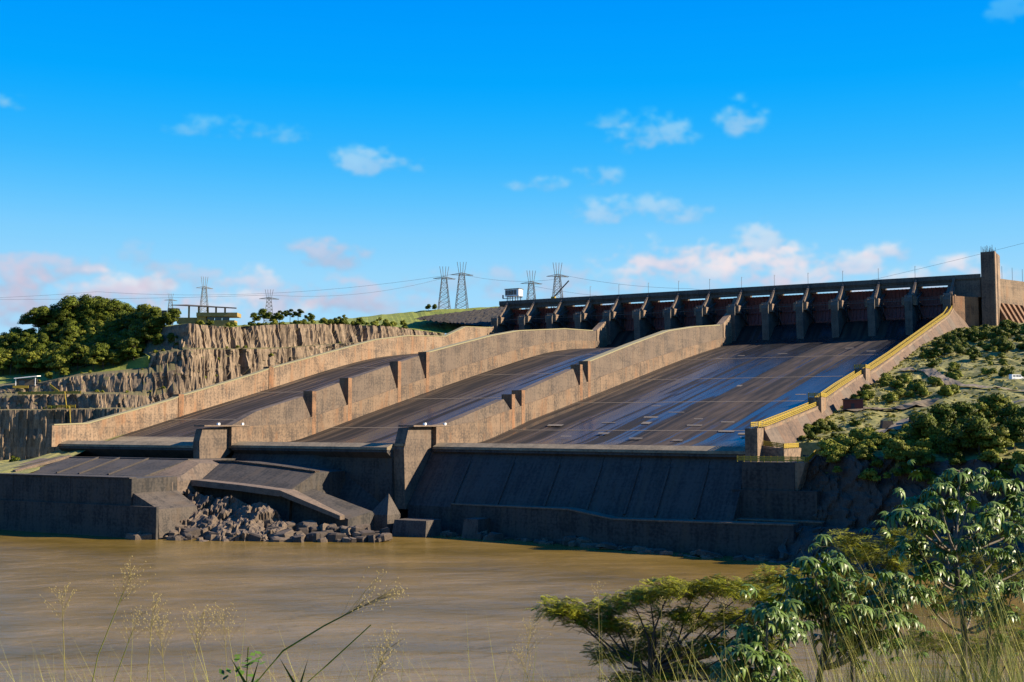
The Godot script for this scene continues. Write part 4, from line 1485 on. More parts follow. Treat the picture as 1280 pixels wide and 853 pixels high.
func build_boulders() -> void:
	rng.seed = 12
	var shapes := []
	for v in 7:
		var s := S()
		var a := []
		var b := []
		var c := []
		var n := 4 + v % 3
		for i in n:
			var t := TAU * (i + rng.randf_range(-0.25, 0.25)) / n
			var r := rng.randf_range(0.8, 1.15)
			a.append(Vector3(cos(t) * r, -0.6, sin(t) * r))
			b.append(Vector3(cos(t) * r * 0.96 + rng.randf_range(-0.12, 0.12), rng.randf_range(0.35, 0.6), sin(t) * r * 0.96))
			c.append(Vector3(cos(t) * r * 0.72 + 0.1, rng.randf_range(0.68, 0.86), sin(t) * r * 0.7))
		loft(s, a, b)
		loft(s, b, c)
		shapes.append(s.commit())
	var heaps := [
		[240, Vector2(122, 218), "jagged brown boulder below the middle chute", "boulders below the middle chute", "boulder"],
		[60, Vector2(206, 300), "wet brown boulder at the water's edge below the pointed fin", "boulders below the pointed fin", "boulder"],
		[70, Vector2(286, 374), "flat grey slab of rock at the water's edge below the right chute", "flat rocks below the right chute", "flat_rock"]]
	for h in heaps:
		for i in h[0]:
			var x := rng.randf_range(h[1].x, h[1].y)
			var y := 0.0
			var z := 0.0
			var r := 0.8 + 2.9 * pow(rng.randf(), 1.9)
			if h[1].x < 200.0:
				var f := (x - 122.0) / 92.0
				var down := rng.randf()
				z = lerpf(lerpf(500.0, 486.0, f), lerpf(534.0, 495.0, f), down)
				y = lerpf(lerpf(8.0, 4.0, f), 0.2, pow(down, 0.7))
			elif h[1].x < 280.0:
				z = lip_z(x) + rng.randf_range(20.0, 30.0) - (x - 206.0) * 0.03
				y = rng.randf_range(-0.4, 1.0)
			else:
				z = lip_z(minf(x, 350.0)) + rng.randf_range(22.5, 29.0) + (4.0 if x > 318.0 else 0.0)
				y = rng.randf_range(-0.8, 1.2)
			var o := MeshInstance3D.new()
			o.name = numbered(h[4])
			o.mesh = shapes[rng.randi() % shapes.size()]
			o.material_override = M.boulder if rng.randf() < 0.6 else M.darkrock
			add_child(o)
			o.position = W(x, y, z)
			var flatten := 0.4 if h[4] == "flat_rock" else rng.randf_range(0.45, 0.95)
			o.scale = Vector3(r * rng.randf_range(0.8, 1.5), r * flatten, r * rng.randf_range(0.7, 1.2))
			o.rotation = Vector3(rng.randf_range(-0.25, 0.25), -0.51 + rng.randf_range(-0.6, 0.6), rng.randf_range(-0.25, 0.25))
			var where := "" if h[4] == "flat_rock" else (", touching the water" if y < 1.8 else (", half way up the heap" if y < 5.0 else ", high up under the ledge"))
			tag(o, ("large " if r > 2.4 else ("small " if r < 1.4 else "mid-sized ")) + h[2] + where, "rock", h[3])

# ------------------------------------------------------------------ trees

func leaf_card(s: SurfaceTool, p: Vector3, n: Vector3, size: float, c: Color, shade_n: Vector3) -> void:
	var u := n.cross(Vector3(rng.randf() - 0.5, rng.randf() - 0.5, rng.randf() - 0.5)).normalized() * size
	var v := n.cross(u).normalized() * size * 0.62
	s.set_color(c)
	var q := [p - u, p - u * 0.1 + v, p + u, p + u * 0.1 - v]
	var front: bool = (q[0] - q[2]).cross(q[0] - q[1]).dot(shade_n) >= 0.0
	for i in ([0, 1, 2, 0, 2, 3] if front else [0, 2, 1, 0, 3, 2]):
		s.set_normal(shade_n)
		s.set_color(c)
		s.add_vertex(q[i])

func crown(clumps: Array, n: int, leaf: float, ca: Color, cb: Color) -> ArrayMesh:
	var s := S()
	var total := 0.0
	for c in clumps:
		total += c[1].x * c[1].x
	for c in clumps:
		var k := int(n * c[1].x * c[1].x / total)
		var tone := rng.randf_range(0.75, 1.25)
		for i in k:
			var d := Vector3(rng.randfn(), rng.randfn(), rng.randfn()).normalized()
			if d.y < -0.35:
				d.y *= 0.4
			var r := pow(rng.randf(), 0.4)
			var p: Vector3 = c[0] + d * c[1] * r
			var nn := (d + Vector3(rng.randf() - 0.5, rng.randf() - 0.5, rng.randf() - 0.5) * 1.5).normalized()
			var shade := (d * 0.8 + nn * 0.6 + Vector3(0, 0.25, 0)).normalized()
			var col := ca.lerp(cb, rng.randf()) * tone * rng.randf_range(0.8, 1.2)
			col.a = 1.0
			leaf_card(s, p, nn, leaf * rng.randf_range(0.6, 1.35), col, shade)
	return s.commit()

func clumps_in(n: int, lo: Vector3, hi: Vector3, r: float, dome := true) -> Array:
	var out := []
	while out.size() < n:
		var f := Vector3(rng.randf(), rng.randf(), rng.randf())
		var d := (f - Vector3(0.5, 0.35, 0.5)) * 2.0
		if dome and Vector2(d.x, d.z).length_squared() + maxf(d.y, 0.0) * maxf(d.y, 0.0) * 0.6 > 1.0:
			continue
		var rr := r * rng.randf_range(0.7, 1.25)
		out.append([lo + (hi - lo) * f, Vector3(rr, rr * 0.72, rr)])
	return out

func trunk_with_limbs(tall: float, r: float, clumps: Array, limbs: int) -> ArrayMesh:
	var s := S()
	var top := Vector3(rng.randf_range(-0.5, 0.5), tall, rng.randf_range(-0.5, 0.5))
	tube(s, [Vector3(0, -1.5, 0), Vector3(0, tall * 0.4, 0.1), top], r, r * 0.55, 7)
	for i in mini(limbs, clumps.size()):
		var c: Vector3 = clumps[i][0]
		tube(s, [top * 0.75, top.lerp(c, 0.45) + Vector3(0, 0.4, 0), c], r * 0.42, r * 0.12, 5)
	return s.commit()

var kinds := {}

func make_kind(called: String, clumps: Array, n: int, leaf: float, ca: Color, cb: Color, tall: float, r: float, limbs: int, bark: String) -> void:
	kinds[called] = [crown(clumps, n, leaf, ca, cb), trunk_with_limbs(tall, r, clumps, limbs), bark]

func plant(kind: String, called: String, at: Vector3, size: float, label: String, category: String, group: String, squash := 1.0) -> void:
	var t := thing(called, label, category, group, at, rng.randf() * TAU)
	put_mesh(t, "crown", kinds[kind][0], M.leaves)
	put_mesh(t, "trunk", kinds[kind][1], M[kinds[kind][2]])
	t.scale = Vector3(size, size * squash, size)

func make_kinds() -> void:
	rng.seed = 21
	var dk := Color(0.034, 0.050, 0.0075)
	var md := Color(0.096, 0.114, 0.013)
	var lt := Color(0.165, 0.168, 0.026)
	make_kind("broad", clumps_in(20, Vector3(-5, 5, -5), Vector3(5, 12, 5), 2.6), 6000, 0.42, dk, md, 7.0, 0.35, 7, "bark")
	make_kind("round", clumps_in(16, Vector3(-4, 4, -4), Vector3(4, 10.5, 4), 2.4), 5200, 0.40, md, lt * 0.85, 6.0, 0.3, 6, "bark")
	make_kind("tall", clumps_in(16, Vector3(-3, 4, -3), Vector3(3, 15, 3), 2.0), 5000, 0.38, dk, md * 0.8, 10.0, 0.3, 6, "bark")
	make_kind("umbrella", clumps_in(60, Vector3(-12, 5.0, -12), Vector3(12, 15, 12), 2.9), 16000, 0.42, dk, md * 0.95, 9.0, 0.55, 16, "bark")
	make_kind("airy", clumps_in(9, Vector3(-3, 5, -3), Vector3(3, 10, 3), 1.5), 1800, 0.34, md, lt * 0.8, 8.0, 0.22, 9, "pale_bark")
	make_kind("bush", clumps_in(8, Vector3(-1.6, 0.3, -1.6), Vector3(1.6, 2.4, 1.6), 1.1), 2400, 0.21, md, lt, 1.6, 0.12, 6, "bark")
	make_kind("dark_bush", clumps_in(8, Vector3(-1.8, 0.3, -1.8), Vector3(1.8, 2.7, 1.8), 1.15), 2400, 0.22, dk, md, 1.6, 0.12, 6, "bark")
	make_kind("pine", clumps_in(9, Vector3(-4, 7, -4), Vector3(4, 12, 4), 1.6), 2600, 0.36, dk * 0.5, dk * 0.8, 10.0, 0.3, 9, "bark")

func build_trees() -> void:
	make_kinds()
	rng.seed = 31
	# forest on the left hill
	var n := 0
	for j in 11:
		for i in 18:
			var t := (i + rng.randf()) / 18.0 * 5.1
			var f := (j + rng.randf()) / 10.0
			var p := row_at(6, t).lerp(row_at(8, t), minf(f * 3.0, 1.0)) if f < 0.34 else row_at(8, t).lerp(row_at(9, t), minf((f - 0.34) / 0.66, 1.2))
			var away := Vector3(p.x, 0, p.z).normalized()
			p += away * rng.randf_range(-2, 2)
			p.y -= 0.8
			if t > 4.6 and f < 0.4:
				continue
			if t > 0.3 and t < 2.2 and f < 0.16:
				continue
			var pick := rng.randf()
			var kind := "broad" if pick < 0.4 else ("round" if pick < 0.72 else ("tall" if pick < 0.88 else "airy"))
			var names := {"broad": ["dark_tree", "dense dark green tree in the forest on the left hill"], "round": ["leafy_tree", "mid green rounded tree in the forest on the left hill"], "tall": ["slender_tree", "tall narrow dark tree in the forest on the left hill"], "airy": ["airy_tree", "thin pale tree with open crown in the forest on the left hill"]}
			plant(kind, names[kind][0], p, rng.randf_range(0.95, 1.45), names[kind][1] + (", low down" if f < 0.34 else (", half way up" if f < 0.7 else ", near the top")), "tree", "forest trees on the left hill")
			n += 1
	for i in 16:
		var t := rng.randf_range(4.7, 5.75)
		var f := rng.randf()
		var p := row_at(8, t).lerp(row_at(9, t), f) - Vector3(0, 1.0, 0)
		plant("broad" if rng.randf() < 0.6 else "dark_bush", "corner_tree", p, rng.randf_range(0.55, 0.95), "dark tree at the forest end where the cliff turns", "tree", "trees at the corner of the cliff")
	# spreading trees on the crest
	for q in [[-316.0, 101.5, -806.0, 0.95, "huge"], [-294.0, 104.0, -808.0, 1.2, ""], [-274.0, 104.0, -804.0, 1.0, ""], [-285.0, 104.5, -820.0, 1.15, ""], [-305.0, 102.0, -826.0, 1.05, ""], [-326.0, 99.0, -812.0, 0.8, ""], [-262.0, 103.0, -815.0, 0.75, ""], [-300.0, 100.0, -800.0, 0.85, ""], [-280.0, 101.0, -798.0, 0.8, ""]]:
		plant("umbrella", "spreading_tree", Vector3(q[0], q[1] + 8.0, q[2] - 12.0), q[3] * 1.3, "broad flat topped tree standing above the forest on the left hill", "tree", "spreading trees on the hill crest", 0.86)
	for q in [[-259.0, 106.0, -812.0, 0.9, 0.9, "umbrella"], [-250.0, 107.0, -815.0, 0.75, 0.9, "umbrella"], [-240.0, 108.0, -812.0, 0.8, 1.0, "airy"], [-232.0, 109.5, -812.0, 0.55, 1.0, "broad"], [-266.0, 106.0, -800.0, 0.7, 1.0, "broad"]]:
		plant(q[5], "crest_tree", Vector3(q[0], q[1], q[2]), q[3], "smaller tree on the hill crest between the spreading trees and the pavilion", "tree", "small trees on the hill crest", q[4])
	# trees and bushes along the plateau edge
	for q in [[-176.0, 1.0, "broad"], [-184.0, 0.8, "broad"], [-170.0, 0.7, "round"], [-166.0, 0.75, "broad"]]:
		plant(q[2], "plateau_tree", Vector3(q[0], 116.0, -850.0 + rng.randf_range(-6, 6)), q[1] * 0.8, "dark rounded tree beside the lookout pavilion", "tree", "trees beside the pavilion")
	for q in [[-175.0, 118.0, -900.0, 0.95], [-168.0, 118.0, -905.0, 1.1], [-161.0, 118.0, -900.0, 1.05], [-155.0, 118.0, -912.0, 0.9]]:
		plant("pine", "dark_pine", Vector3(q[0], q[1], q[2]), q[3], "nearly black flat tufted tree standing on the plateau lawn", "tree", "dark tufted trees on the plateau")
	for i in 46:
		var t := rng.randf_range(6.2, 10.3)
		var p := row_at(9, t)
		var away := Vector3(p.x, 0, p.z).normalized()
		p += away * rng.randf_range(3.0, 26.0)
		p.y += 0.3
		plant("bush" if rng.randf() < 0.6 else "dark_bush", "plateau_bush", p, rng.randf_range(0.8, 1.9), "green bush on the grassy plateau edge above the cliff", "bush", "bushes along the cliff top")
	for q in [[-128.0, 121.0, -915.0, 0.7, "airy"], [-142.0, 119.0, -905.0, 0.55, "round"], [-118.0, 121.0, -925.0, 0.55, "round"], [-104.0, 121.0, -935.0, 0.7, "airy"], [-100.0, 122.0, -945.0, 0.5, "round"], [-87.0, 122.0, -955.0, 0.5, "round"], [-76.0, 147.0, -1086.0, 0.5, "broad"], [-70.0, 147.0, -1086.0, 0.5, "broad"], [-148.0, 118.0, -880.0, 0.55, "broad"]]:
		plant(q[4], "lone_tree", Vector3(q[0], q[1], q[2]), q[3], "small tree on the grass between the cliff top and the embankment", "tree", "scattered small trees near the embankment")
	# bushes on the cliff ledges
	for i in 40:
		var t := rng.randf_range(0.2, 9.5)
		var r: int = [1, 3, 5, 7][rng.randi() % 4]
		var p := row_at(r, t).lerp(row_at(r + 1, t), 0.6)
		plant("bush", "ledge_bush", p, rng.randf_range(0.35, 0.8), "low green bush growing on a rock ledge of the cliff", "bush", "bushes on the cliff ledges")
	# lower left: bushes at the cliff foot and the trees round the lawn house
	for q in [[0.9, 0.9], [1.5, 0.8], [2.6, 0.9], [3.1, 0.8], [0.4, 1.2], [0.1, 1.0], [3.4, 1.1]]:
		var p := row_at(0, q[0]) + Vector3(6, 2.4, 22)
		plant("dark_bush", "bank_bush", p, q[1] * 1.7, "dark bush at the foot of the cliff above the river wall", "bush", "bushes at the cliff foot")
	for q in [[-0.3, 0.6], [0.15, 0.75], [0.35, 0.6], [2.3, 0.5], [2.7, 0.55]]:
		var p := row_at(5, maxf(q[0], 0.0)) + Vector3(-4.0, 0.2, -4.0)
		plant("round", "lawn_tree", p, q[1], "rounded tree on the lawn beside the small white roofed house", "tree", "trees round the lawn house")
	# right bank
	var zones := [
		[60, Vector2(368, 88), Vector2(432, 150), 1.3, 2.5, "dark_bush", "shrub", "shrub in the dense belt below the tower and buttressed wall", "shrubs below the tower"],
		[38, Vector2(364, 152), Vector2(430, 205), 1.2, 2.4, "dark_bush", "shrub", "shrub in the belt above the access road", "shrubs above the access road"],
		[46, Vector2(358, 272), Vector2(402, 342), 0.9, 1.9, "bush", "hillside_bush", "bush on the slope between the yellow railing and the gravel track", "bushes between railing and track"],
		[24, Vector2(376, 215), Vector2(428, 288), 0.7, 1.7, "bush", "road_bush", "bush beside the access road near the white van", "bushes beside the access road"],
		[20, Vector2(356, 384), Vector2(374, 424), 0.7, 1.4, "dark_bush", "wall_shrub", "shrub against the lower end of the right chute wall", "shrubs at the lower end of the wall"],
		[42, Vector2(376, 424), Vector2(412, 470), 1.2, 2.6, "bush", "edge_bush", "bush on the edge above the dark rock face", "bushes above the rock face"],
		[10, Vector2(392, 380), Vector2(418, 424), 0.8, 1.8, "bush", "slope_bush", "bush on the dry grass below the gravel track", "bushes below the gravel track"]]
	for z in zones:
		for i in z[0]:
			var x := rng.randf_range(z[1].x, z[2].x)
			var zz := rng.randf_range(z[1].y, z[2].y)
			if z[6] == "edge_bush":
				zz = minf(zz, 446.0 + (x - 368.0) * 0.267)
			if on_track(x, zz, 5.0):
				continue
			var kind: String = z[5] if rng.randf() < 0.75 else ("bush" if z[5] == "dark_bush" else "dark_bush")
			var big := rng.randf_range(z[3], z[4])
			var mid: float = (z[3] + z[4]) * 0.5
			var how := ("large " if big > mid * 1.17 else ("small " if big < mid * 0.83 else "")) + ("light olive " if kind == "bush" else "dark green ")
			plant(kind, z[6], W(x, bank_height(x, zz) - 0.2, zz), big, how + z[7], "bush", z[8])
	for i in 30:
		var x := rng.randf_range(408, 448)
		var z := rng.randf_range(392, 456)
		var sort := "broad" if rng.randf() < 0.7 else "round"
		var size := rng.randf_range(0.7, 1.2)
		plant(sort, "bank_tree", W(x, bank_height(x, z) - 2.0, z), size, ("large " if size > 0.95 else "small ") + ("dense dark" if sort == "broad" else "lighter green rounded") + " tree on the bank slope below the gravel track", "tree", "dark trees below the gravel track")
	# shrubs that hang over the rock face
	for i in 30:
		var x := rng.randf_range(376, 450)
		var down := rng.randf_range(0.0, 9.0)
		var z := 447.0 + (x - 368.0) * 0.267 + down * 0.7
		plant("bush" if rng.randf() < 0.5 else "dark_bush", "hanging_shrub", W(x, bank_height(x, 440.0 + (x - 368.0) * 0.267) - down - 0.5, z), rng.randf_range(0.8, 1.8), ("large" if down < 4.0 else "low") + " shrub hanging on the dark rock face above the river", "bush", "shrubs on the rock face")
	# low weeds over the right bank and the plateau: nobody could count them
	var mm := MultiMesh.new()
	mm.transform_format = MultiMesh.TRANSFORM_3D
	mm.mesh = crown([[Vector3(0, 0.25, 0), Vector3(0.6, 0.35, 0.6)], [Vector3(0.5, 0.2, 0.3), Vector3(0.45, 0.28, 0.45)]], 60, 0.22, Color(0.12, 0.135, 0.02), Color(0.36, 0.30, 0.085))
	mm.instance_count = 5200
	for i in 5200:
		var x := 356.0 + pow(rng.randf(), 1.4) * 85.0
		var z := rng.randf_range(40.0, 465.0)
		var k := 0.4 + 1.5 * pow(rng.randf(), 2.5)
		if on_track(x, z, 4.0):
			k = 0.05
		mm.set_instance_transform(i, Transform3D(Basis(Vector3.UP, rng.randf() * TAU).scaled(Vector3(k, k * 0.8, k)), W(x, bank_height(x, z), z)))
	var o := MultiMeshInstance3D.new()
	o.name = "weeds"
	o.multimesh = mm
	o.material_override = M.leaves
	add_child(o)
	tag(o, "low weeds and dry grass tufts covering the right bank", "weeds")
	o.set_meta("kind", "stuff")

# ------------------------------------------------------------------ small buildings and vehicles

func build_small_things() -> void:
	# lookout pavilion on the cliff top
	var p := thing("lookout_pavilion", "lookout pavilion with wide flat brown roof and ochre terrace on the cliff top", "pavilion", "", Vector3(-204.0, 110.5, -797.0))
	var s := S()
	loft(s, [Vector3(-21.5, 13.1, 7), Vector3(21.5, 11.2, 7), Vector3(21.5, 10.4, 7), Vector3(-21.5, 12.6, 7)], [Vector3(-16.0, 15.0, -10), Vector3(18.0, 12.8, -10), Vector3(18.0, 12.0, -10), Vector3(-16.0, 14.2, -10)])
	put(p, "roof", s, M.roof)
	for x in [-11.0, -4.5, 1.5, 7.0, 13.0]:
		s = S()
		beam(s, Vector3(x, 5.0, 2.0), Vector3(x, 12.0 - x * 0.04, 2.0), 1.0, 1.0)
		put(p, "column", s, M.ochre)
	s = S()
	box(s, -5.0, 22.0, 5.4, 8.0, -6.0, 6.0)
	put(p, "terrace", s, M.ochre)
	s = S()
	box(s, -5.0, 1.0, -2.0, 5.4, -4.0, 5.0)
	box(s, 1.0, 20.0, -2.0, 3.0, -4.0, 4.6)
	put(p, "base", s, M.ochre)
	for x in [1.6, 6.6, 11.6]:
		s = S()
		box(s, x, x + 4.4, 3.0, 5.2, 2.0, 3.4)
		put(p, "window", s, M.glass)
	s = S()
	box(s, -19.0, -6.0, 1.0, 5.0, -6.0, 2.0)
	put(p, "side_wall", s, M.ochre)
	# glass kiosk
	var k := thing("glass_kiosk", "small dark framed glass kiosk beside the pavilion", "kiosk", "", Vector3(-226.5, 116.5, -800.0))
	s = S()
	for x in [-3.0, 0.0, 3.0]:
		for z in [-2.0, 2.0]:
			beam(s, Vector3(x, -3, z), Vector3(x, 5, z), 0.4, 0.4)
	box(s, -3.4, 3.4, 5.0, 5.5, -2.4, 2.4)
	put(k, "frame", s, M.steel)
	for x in [-2.7, 0.3]:
		s = S()
		box(s, x, x + 2.4, 0.2, 4.9, 1.8, 1.95)
		put(k, "pane", s, M.glass)
	# low dark wall beside it
	s = S()
	box(s, -8, 8, -2, 3.4, -0.6, 0.6)
	var wl := put(self, "low_wall", s, M.roof)
	wl.position = Vector3(-239.0, 117.2, -799.0)
	tag(wl, "low dark wall on the grass left of the glass kiosk", "wall")
	# house on the lawn
	var h := thing("lawn_house", "small shelter with pale sloping roof on the lawn among trees", "shelter", "", Vector3(-288.0, 66.6, -713.0), 0.1)
	s = S()
	loft(s, [Vector3(-6.8, 5.4, 4.0), Vector3(6.4, 6.8, 4.0), Vector3(6.4, 6.3, 4.0), Vector3(-6.8, 4.9, 4.0)], [Vector3(-6.8, 5.8, -4.0), Vector3(6.4, 7.2, -4.0), Vector3(6.4, 6.7, -4.0), Vector3(-6.8, 5.4, -4.0)])
	put(h, "roof", s, M.white)
	s = S()
	box(s, -5.5, 5.0, -0.5, 5.0, -3.0, 2.0)
	put(h, "wall", s, M.roof)
	s = S()
	box(s, -4.2, -1.0, 1.2, 3.8, 2.0, 2.15)
	put(h, "window", s, M.glass)
	for x in [-5.8, 5.4]:
		s = S()
		beam(s, Vector3(x, -0.5, 3.4), Vector3(x, 5.6, 3.4), 0.35, 0.35)
		put(h, "post", s, M.white)
	s = S()
	box(s, -7.0, 2.0, -0.6, 0.9, 4.4, 4.8)
	put(h, "kerb", s, M.yellow)
	# yellow fences and stairs on the ledges
	var fences := [[[Vector3(-287, 61.8, -697.5), Vector3(-250, 62.2, -695.5)], "long yellow railing along the cliff ledge below the lawn house"], [[Vector3(-268, 53.9, -693), Vector3(-252, 54.2, -693)], "short yellow railing on the lower cliff ledge"], [[Vector3(-259, 62.0, -695), Vector3(-256, 54.0, -690)], "upper yellow stair rail dropping between two cliff ledges"], [[Vector3(-253, 53.5, -687), Vector3(-250.8, 44.0, -683)], "lower yellow stair rail dropping down the dark cliff"], [[Vector3(-272, 66.6, -706), Vector3(-264, 62.6, -699)], "yellow handrail from the lawn to the ledge"]]
	for f in fences:
		var t := thing("yellow_railing", f[1], "railing")
		railing(t, "rails", f[0], 1.5, 2.5, M.yellow, 0.38)
	# red hut
	var r := thing("red_hut", "small red brick hut with flat roof among bushes beside the chute wall", "hut", "", W(363.5, bank_height(363.5, 352.0) - 0.3, 352.0), -0.2)
	s = S()
	box(s, -4.0, 4.0, 0, 4.2, -2.5, 2.5)
	put(r, "wall", s, M.red)
	s = S()
	box(s, -4.4, 4.4, 4.2, 4.6, -2.9, 2.9)
	put(r, "roof", s, M.roof)
	s = S()
	box(s, -1.0, 0.4, 0, 2.6, 2.5, 2.6)
	put(r, "door", s, M.black)
	# van
	var vpos := W(421.5, bank_height(421.5, 292.0), 292.0)
	var v := thing("white_van", "white van parked on the dirt beside the access road", "van", "", vpos, 0.25)
	s = S()
	prism(s, [Vector2(-3.0, 0.5), Vector2(3.0, 0.5), Vector2(3.0, 1.4), Vector2(2.3, 1.6), Vector2(1.5, 2.5), Vector2(-2.9, 2.6), Vector2(-3.0, 2.4)], -1.1, 1.1, 2)
	put(v, "body", s, M.white)
	for x in [-2.4, -0.8, 0.6]:
		s = S()
		box(s, x, x + 1.2, 1.6, 2.2, 1.1, 1.14)
		put(v, "window", s, M.glass)
	s = S()
	loft(s, [Vector3(1.58, 2.45, -0.9), Vector3(1.58, 2.45, 0.9), Vector3(1.5, 2.45, 0.9), Vector3(1.5, 2.45, -0.9)], [Vector3(2.36, 1.64, -0.9), Vector3(2.36, 1.64, 0.9), Vector3(2.28, 1.6, 0.9), Vector3(2.28, 1.6, -0.9)])
	put(v, "windscreen", s, M.glass)
	for x in [-1.9, 1.9]:
		for z in [-1.0, 1.0]:
			s = S()
			tube(s, [Vector3(x, 0.45, z - 0.14), Vector3(x, 0.45, z), Vector3(x, 0.45, z + 0.14)], 0.45, 0.45, 12)
			put(v, "wheel", s, M.black)
	# yellow stairs beside the platform
	var st := thing("yellow_stair", "yellow handrailed zigzag stair climbing beside the toe platform", "stair")
	st.transform = dam.transform
	s = S()
	var zig := [Vector3(371.5, 31.8, 452.0), Vector3(373.0, 34.2, 448.0), Vector3(374.6, 34.4, 447.0), Vector3(376.0, 37.0, 443.0), Vector3(377.6, 37.2, 442.0), Vector3(379.2, 39.6, 438.0)]
	for i in zig.size() - 1:
		beam(s, zig[i], zig[i + 1], 1.4, 0.25)
	put(st, "steps", s, M.bench)
	railing(st, "handrail", zig, 1.5, 2.0, M.yellow, 0.3)
	# dark vent boxes on the dry slope
	for q in [[386.0, 392.0, "dark square culvert opening in the dry grass beside the track"], [396.0, 388.0, "small black rock heap below the gravel track"], [352.0, 0.0, ""]]:
		if q[2] == "":
			continue
		s = S()
		loft(s, [Vector3(-2.6, -1, 2), Vector3(2.6, -1, 2), Vector3(2.6, -1, -2), Vector3(-2.6, -1, -2)], [Vector3(-2.0, 2.6, 1.2), Vector3(1.7, 2.4, 1.3), Vector3(1.9, 2.2, -1.5), Vector3(-2.1, 2.7, -1.4)])
		var o := put(self, "culvert_block", s, M.darkrock)
		o.position = W(q[0], bank_height(q[0], q[1]), q[1])
		tag(o, q[2], "block")

# ------------------------------------------------------------------ foreground bank

func near_ground(x: float, d: float) -> float:
	var y := 43.2 - maxf(0.0, d - 3.0) * 0.28
	if d > 40.0:
		y -= (d - 40.0) * 0.45
	return y + (rock_noise.get_noise_2d(x * 6.0, d * 6.0)) * 0.25

func feather_mesh(size: float, droop: float, ca: Color, cb: Color) -> ArrayMesh:
	var s := S()
	var n := 12
	for i in n:
		var f := (i + 0.5) / n
		var p := Vector3(f * size, -droop * f * f * size, 0)
		var length := size * 0.36 * sin(PI * (0.18 + 0.78 * f))
		for side in [-1.0, 1.0]:
			var tip := p + Vector3(length * 0.45, -length * rng.randf_range(0.1, 0.4), side * length)
			var wv := Vector3(0.034 * size, 0, 0)
			var c := ca.lerp(cb, rng.randf())
			var nn := Vector3(0.1, 1.0, side * 0.25).normalized()
			var vs := [p - wv, p.lerp(tip, 0.5) + wv * 0.9, tip, p - wv, tip, p.lerp(tip, 0.5) - wv]
			if (vs[0] - vs[2]).cross(vs[0] - vs[1]).dot(nn) < 0.0:
				vs.reverse()
			for q in vs:
				s.set_color(c)
				s.set_normal(nn)
				s.add_vertex(q)
	return s.commit()

func feathery_tree(base: Vector3, fork: Vector3, pads: Array, per: int, spread: Vector3, size: float, label: String, dark: float) -> void:
	var t := thing("feathery_tree", label, "tree", "", base)
	var s := S()
	tube(s, [Vector3(0, -2.0, 0), (fork - base) * 0.5 + Vector3(0.05, 0, 0), fork - base], 0.07, 0.045, 8)
	put(t, "trunk", s, M.bark)
	s = S()
	for i in pads.size():
		var e: Vector3 = pads[i] - base - Vector3(0, spread.y * 0.4, 0)
		var f := fork - base
		var m := f.lerp(e, 0.5) + Vector3(rng.randf_range(-0.15, 0.15), -0.08 + rng.randf_range(-0.1, 0.1), rng.randf_range(-0.1, 0.1))
		tube(s, [f, f.lerp(m, 0.5) + Vector3(0, 0.02, 0), m, m.lerp(e, 0.5) + Vector3(0, 0.05, 0), e], 0.035, 0.008, 5)
		for k in 5:
			var q := m.lerp(e, rng.randf_range(0.3, 1.0))
			tube(s, [q, q + Vector3(rng.randfn() * spread.x * 0.6, rng.randf() * spread.y, rng.randfn() * spread.z * 0.6)], 0.008, 0.003, 4)
	put(t, "limbs", s, M.bark)
	var variants := []
	for v in 3:
		variants.append(feather_mesh(size, 0.25 + 0.2 * v, Color(0.0861, 0.1025, 0.0082) * dark, Color(0.2378, 0.2337, 0.018) * dark))
	for v in 3:
		var mm := MultiMesh.new()
		mm.transform_format = MultiMesh.TRANSFORM_3D
		mm.mesh = variants[v]
		var list := []
		for p in pads:
			for i in per / 3:
				var d := Vector3(rng.randfn(), rng.randfn(), rng.randfn()).normalized() * pow(rng.randf(), 0.45)
				var at: Vector3 = p - base + d * spread
				var bs := Basis(Vector3.UP, rng.randf() * TAU) * Basis(Vector3(0, 0, 1), rng.randf_range(-0.5, 0.55)) * Basis(Vector3(1, 0, 0), rng.randf_range(-0.7, 0.7))
				list.append(Transform3D(bs.scaled(Vector3.ONE * rng.randf_range(0.7, 1.25)), at))
		mm.instance_count = list.size()
		for i in list.size():
			mm.set_instance_transform(i, list[i])
		var o := MultiMeshInstance3D.new()
		o.name = "foliage"
		o.multimesh = mm
		o.material_override = M.feather
		o.set_meta("kind", "stuff")
		t.add_child(o, true)

